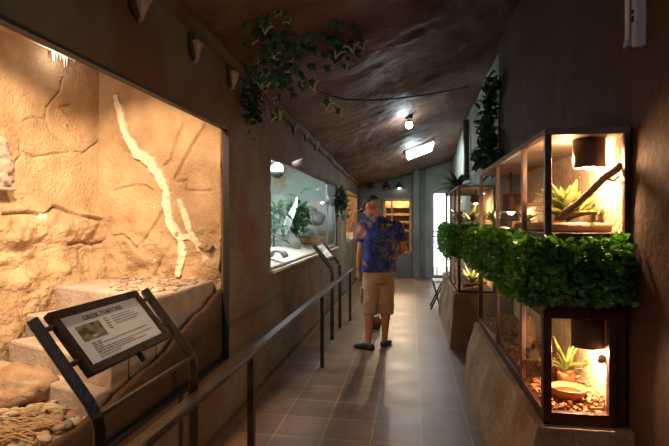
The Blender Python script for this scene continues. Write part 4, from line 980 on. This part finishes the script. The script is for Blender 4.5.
# shorts
b = MB()
b.rings([ell((.035, .03, .96), .172, .128), ell((.035, .03, .88), .188, .14), ell((.035, .03, .80), .186, .138), ell((.035, .03, .74), .17, .12)])
for (hp, kn, s) in ((Vector((-.05, .01, .82)), Lkn, -1), (Vector((.115, .05, .82)), Rkn, 1)):
    dn = kn+Vector((0, -.012, -.085)); limb(b, [hp, hp.lerp(dn, .35), hp.lerp(dn, .75), dn], [.098, .098, .094, .088], 20)
def fold2(me):
    for v in me.vertices: p = v.co; v.co = p+Vector((noise.noise(p*13), noise.noise(p*13+Vector((7, 0, 0))), 0))*.008
shorts = remeshed(b, .009, 'shorts', M['khaki'], man, 2, fold2)
b = MB(); p = MO+Vector((-.155, .0, .60)); b.box(p+Vector((-.012, -.055, -.08)), p+Vector((.01, .055, .08)), Matrix.Rotation(.06, 3, 'Y')); b.box(p+Vector((-.018, -.058, .045)), p+Vector((.01, .058, .09)), Matrix.Rotation(.06, 3, 'Y'), p)
b.build('cargo_pocket', M['khaki'], shorts, bevel=.006)
# sandals
for an, yw in ((Lan, FYL), (Ran, FYR)):
    b = MB(); foot(b, an, yw, .006, 0.); 
    for v in b.bm.verts: pass
    d = Vector((-math.sin(yw), math.cos(yw), 0)); sh = remeshed(b, .008, 'shoe', M['sandal'], man, 1, lambda me: [setattr(v, 'co', Vector((v.co.x, v.co.y, min(v.co.z, .075)))) for v in me.vertices] and None)
# hair, cap, eyes
def cap_sphere(rad, zmin, off, name, m, parent, keep):
    b = MB(); rr = bmesh.ops.create_icosphere(b.bm, subdivisions=4, radius=1.)
    kill = [v for v in b.bm.verts if not keep(v.co)]
    bmesh.ops.delete(b.bm, geom=kill, context='VERTS')
    for v in b.bm.verts: v.co = H(off[0]+v.co.x*rad[0], off[1]+v.co.y*rad[1], off[2]+v.co.z*rad[2])
    return b.build(name, m, parent, True, solid=.004)
hair = cap_sphere((.079, .099, .092), 0, (0, -.014, .024), 'hair', M['hair'], man, lambda c: (c.z < .25 and c.z > -.42 and c.y < -.25 and not (abs(c.x) > .75 and c.y > -.3 and c.z < -.1)))
cap = cap_sphere((.084, .105, .096), 0, (0, -.010, .030), 'cap', M['cap'], man, lambda c: c.z > .02-.12*c.y)
b = MB(); rs = []
for i in range(9):
    t_ = -1+2*i/8; x = .074*math.sin(t_*1.35); y = .085*math.cos(t_*1.0)*1; 
    y0 = -.010+.105*math.sqrt(max(0, 1-(x/.084)**2)); y1 = y0+.088*math.cos(t_*1.25)
    rs.append([H(x, y0-.012, .032), H(x, y1, .020-.018*(t_*t_)), H(x, y1, .016-.018*(t_*t_)), H(x, y0-.012, .026)])
b.rings(rs); br = b.build('brim', M['cap'], cap, True)
b = MB(); b.tube([r_[1] for r_ in rs], .003, 6); e_ = b.build('brim_edge', M['cap_edge'], cap); e_['label'] = 'pale brim edge'
for s in (-1, 1):
    b = MB(); b.blob(H(s*.032, .078, .012), (.011, .011, .009), 2, 0); b.build('eye', M['eyew'], man, True)
b = MB(); b.tube([H(-.02, .094, -.053), H(0, .100, -.052), H(.02, .094, -.053)], .004, 6); b.build('lips', M['maroon'], man)

# ------------------------------------------------------------------ light
def light(kind, loc, power, col, size=.05, target=None, spot=None, blend=.5, sy=None, name='lamp'):
    ld = bpy.data.lights.new(name, kind); ld.energy = power; ld.color = col
    if kind == 'AREA':
        ld.size = size
        if sy: ld.shape = 'RECTANGLE'; ld.size_y = sy
    else: ld.shadow_soft_size = size
    if kind == 'SPOT': ld.spot_size = math.radians(spot); ld.spot_blend = blend
    o = bpy.data.objects.new(name, ld); C.objects.link(o); o.location = loc
    if target is not None: o.rotation_euler = (Vector(target)-Vector(loc)).to_track_quat('-Z', 'Y').to_euler()
    return o
WARM = (1., .68, .40); HOT = (1., .58, .31); COOL = (.72, .92, 1.)
light('SPOT', (-1.55, 1.70, 2.40), 190, WARM, .05, (-2.40, 2.35, 1.42), 88, .45, name='exhibit spot')
light('SPOT', (-1.62, 2.30, 2.42), 95, WARM, .05, (-1.9, 3.3, 1.40), 86, .45, name='exhibit spot')
light('SPOT', (-1.8, 1.0, 2.42), 70, WARM, .05, (-1.95, 2.0, .6), 80, .6, name='exhibit spot')
light('POINT', (-1.75, 1.1, 2.3), 32, WARM, .05, name='exhibit bulb')
light('POINT', at_plane(64, 56, P0+RN*.12, RN), 1.0, (1., .9, .75), .02, name='exhibit small bulb')
light('AREA', (-1.9, 6.3, 2.36), 95, COOL, 1.0, (-1.95, 6.6, 1), sy=2.4, name='exhibit tube')
light('POINT', (-1.75, 5.3, 2.1), 16, WARM, .05, name='exhibit warm bulb')
light('POINT', (-1.8, 10.6, 2.1), 25, WARM, .06, name='exhibit bulb')
light('POINT', (-.30, YE+.42, 1.98), 60, WARM, .05, name='display bulb')
light('SPOT', (-.33, YE+.38, 1.90), 140, (1., .72, .46), .03, (-.45, 5.0, .0), 40, .5, name='display spot')
light('POINT', BULB, 10, (.8, .92, 1.), .05, name='ceiling bulb')
light('AREA', PAN-Vector((0, 0, .06)), 16, (.78, .93, 1.), .5, PAN-Vector((-.3, 0, 1)), sy=1.0, name='ceiling lamp')
light('POINT', PAN+Vector((-.1, -.5, -.12)), 18, (.78, .93, 1.), .1, name='ceiling lamp spill')
light('POINT', (.35, -1.0, 2.75), 24, (.54, .78, 1.), .08, name='ceiling bulb by the entrance')
def under(h, pw, dz=-.02): light('POINT', (h.x, h.y, h.z+dz), pw, HOT, .03, name='heat bulb')
under(h1, 28.); light('POINT', (h1.x+.07, h1.y+.05, h1.z+.07), 9, HOT, .02, name='heat bulb')
light('POINT', (h1.x-.085, h1.y+.07, h1.z+.05), 7, HOT, .02, name='heat bulb')
under(h2, 30.); under(h3, 15); under(h4, 13.); under(h5, 18)
w = bpy.data.worlds.new('World'); bpy.context.scene.world = w; w.use_nodes = True
w.node_tree.nodes['Background'].inputs[0].default_value = (.93, .97, 1, 1); w.node_tree.nodes['Background'].inputs[1].default_value = 3.5

# ------------------------------------------------------------------ camera
cd = bpy.data.cameras.new('camera'); cam = bpy.data.objects.new('camera', cd); C.objects.link(cam)
cd.sensor_width = 36; cd.lens = FPX/669*36; cd.shift_y = (HY-223)/669; cd.clip_start = .02
cam.location = CAM; cam.rotation_euler = (PI/2, 0, YAW)
s = bpy.context.scene; s.camera = cam
s.view_settings.view_transform = 'Standard'; s.view_settings.look = 'None'; s.view_settings.exposure = 0.; s.view_settings.gamma = 1.; s.view_settings.use_curve_mapping = False
s.cycles.use_denoising = True; s.cycles.max_bounces = 8; s.cycles.transparent_max_bounces = 16; s.cycles.sample_clamp_indirect = 4.
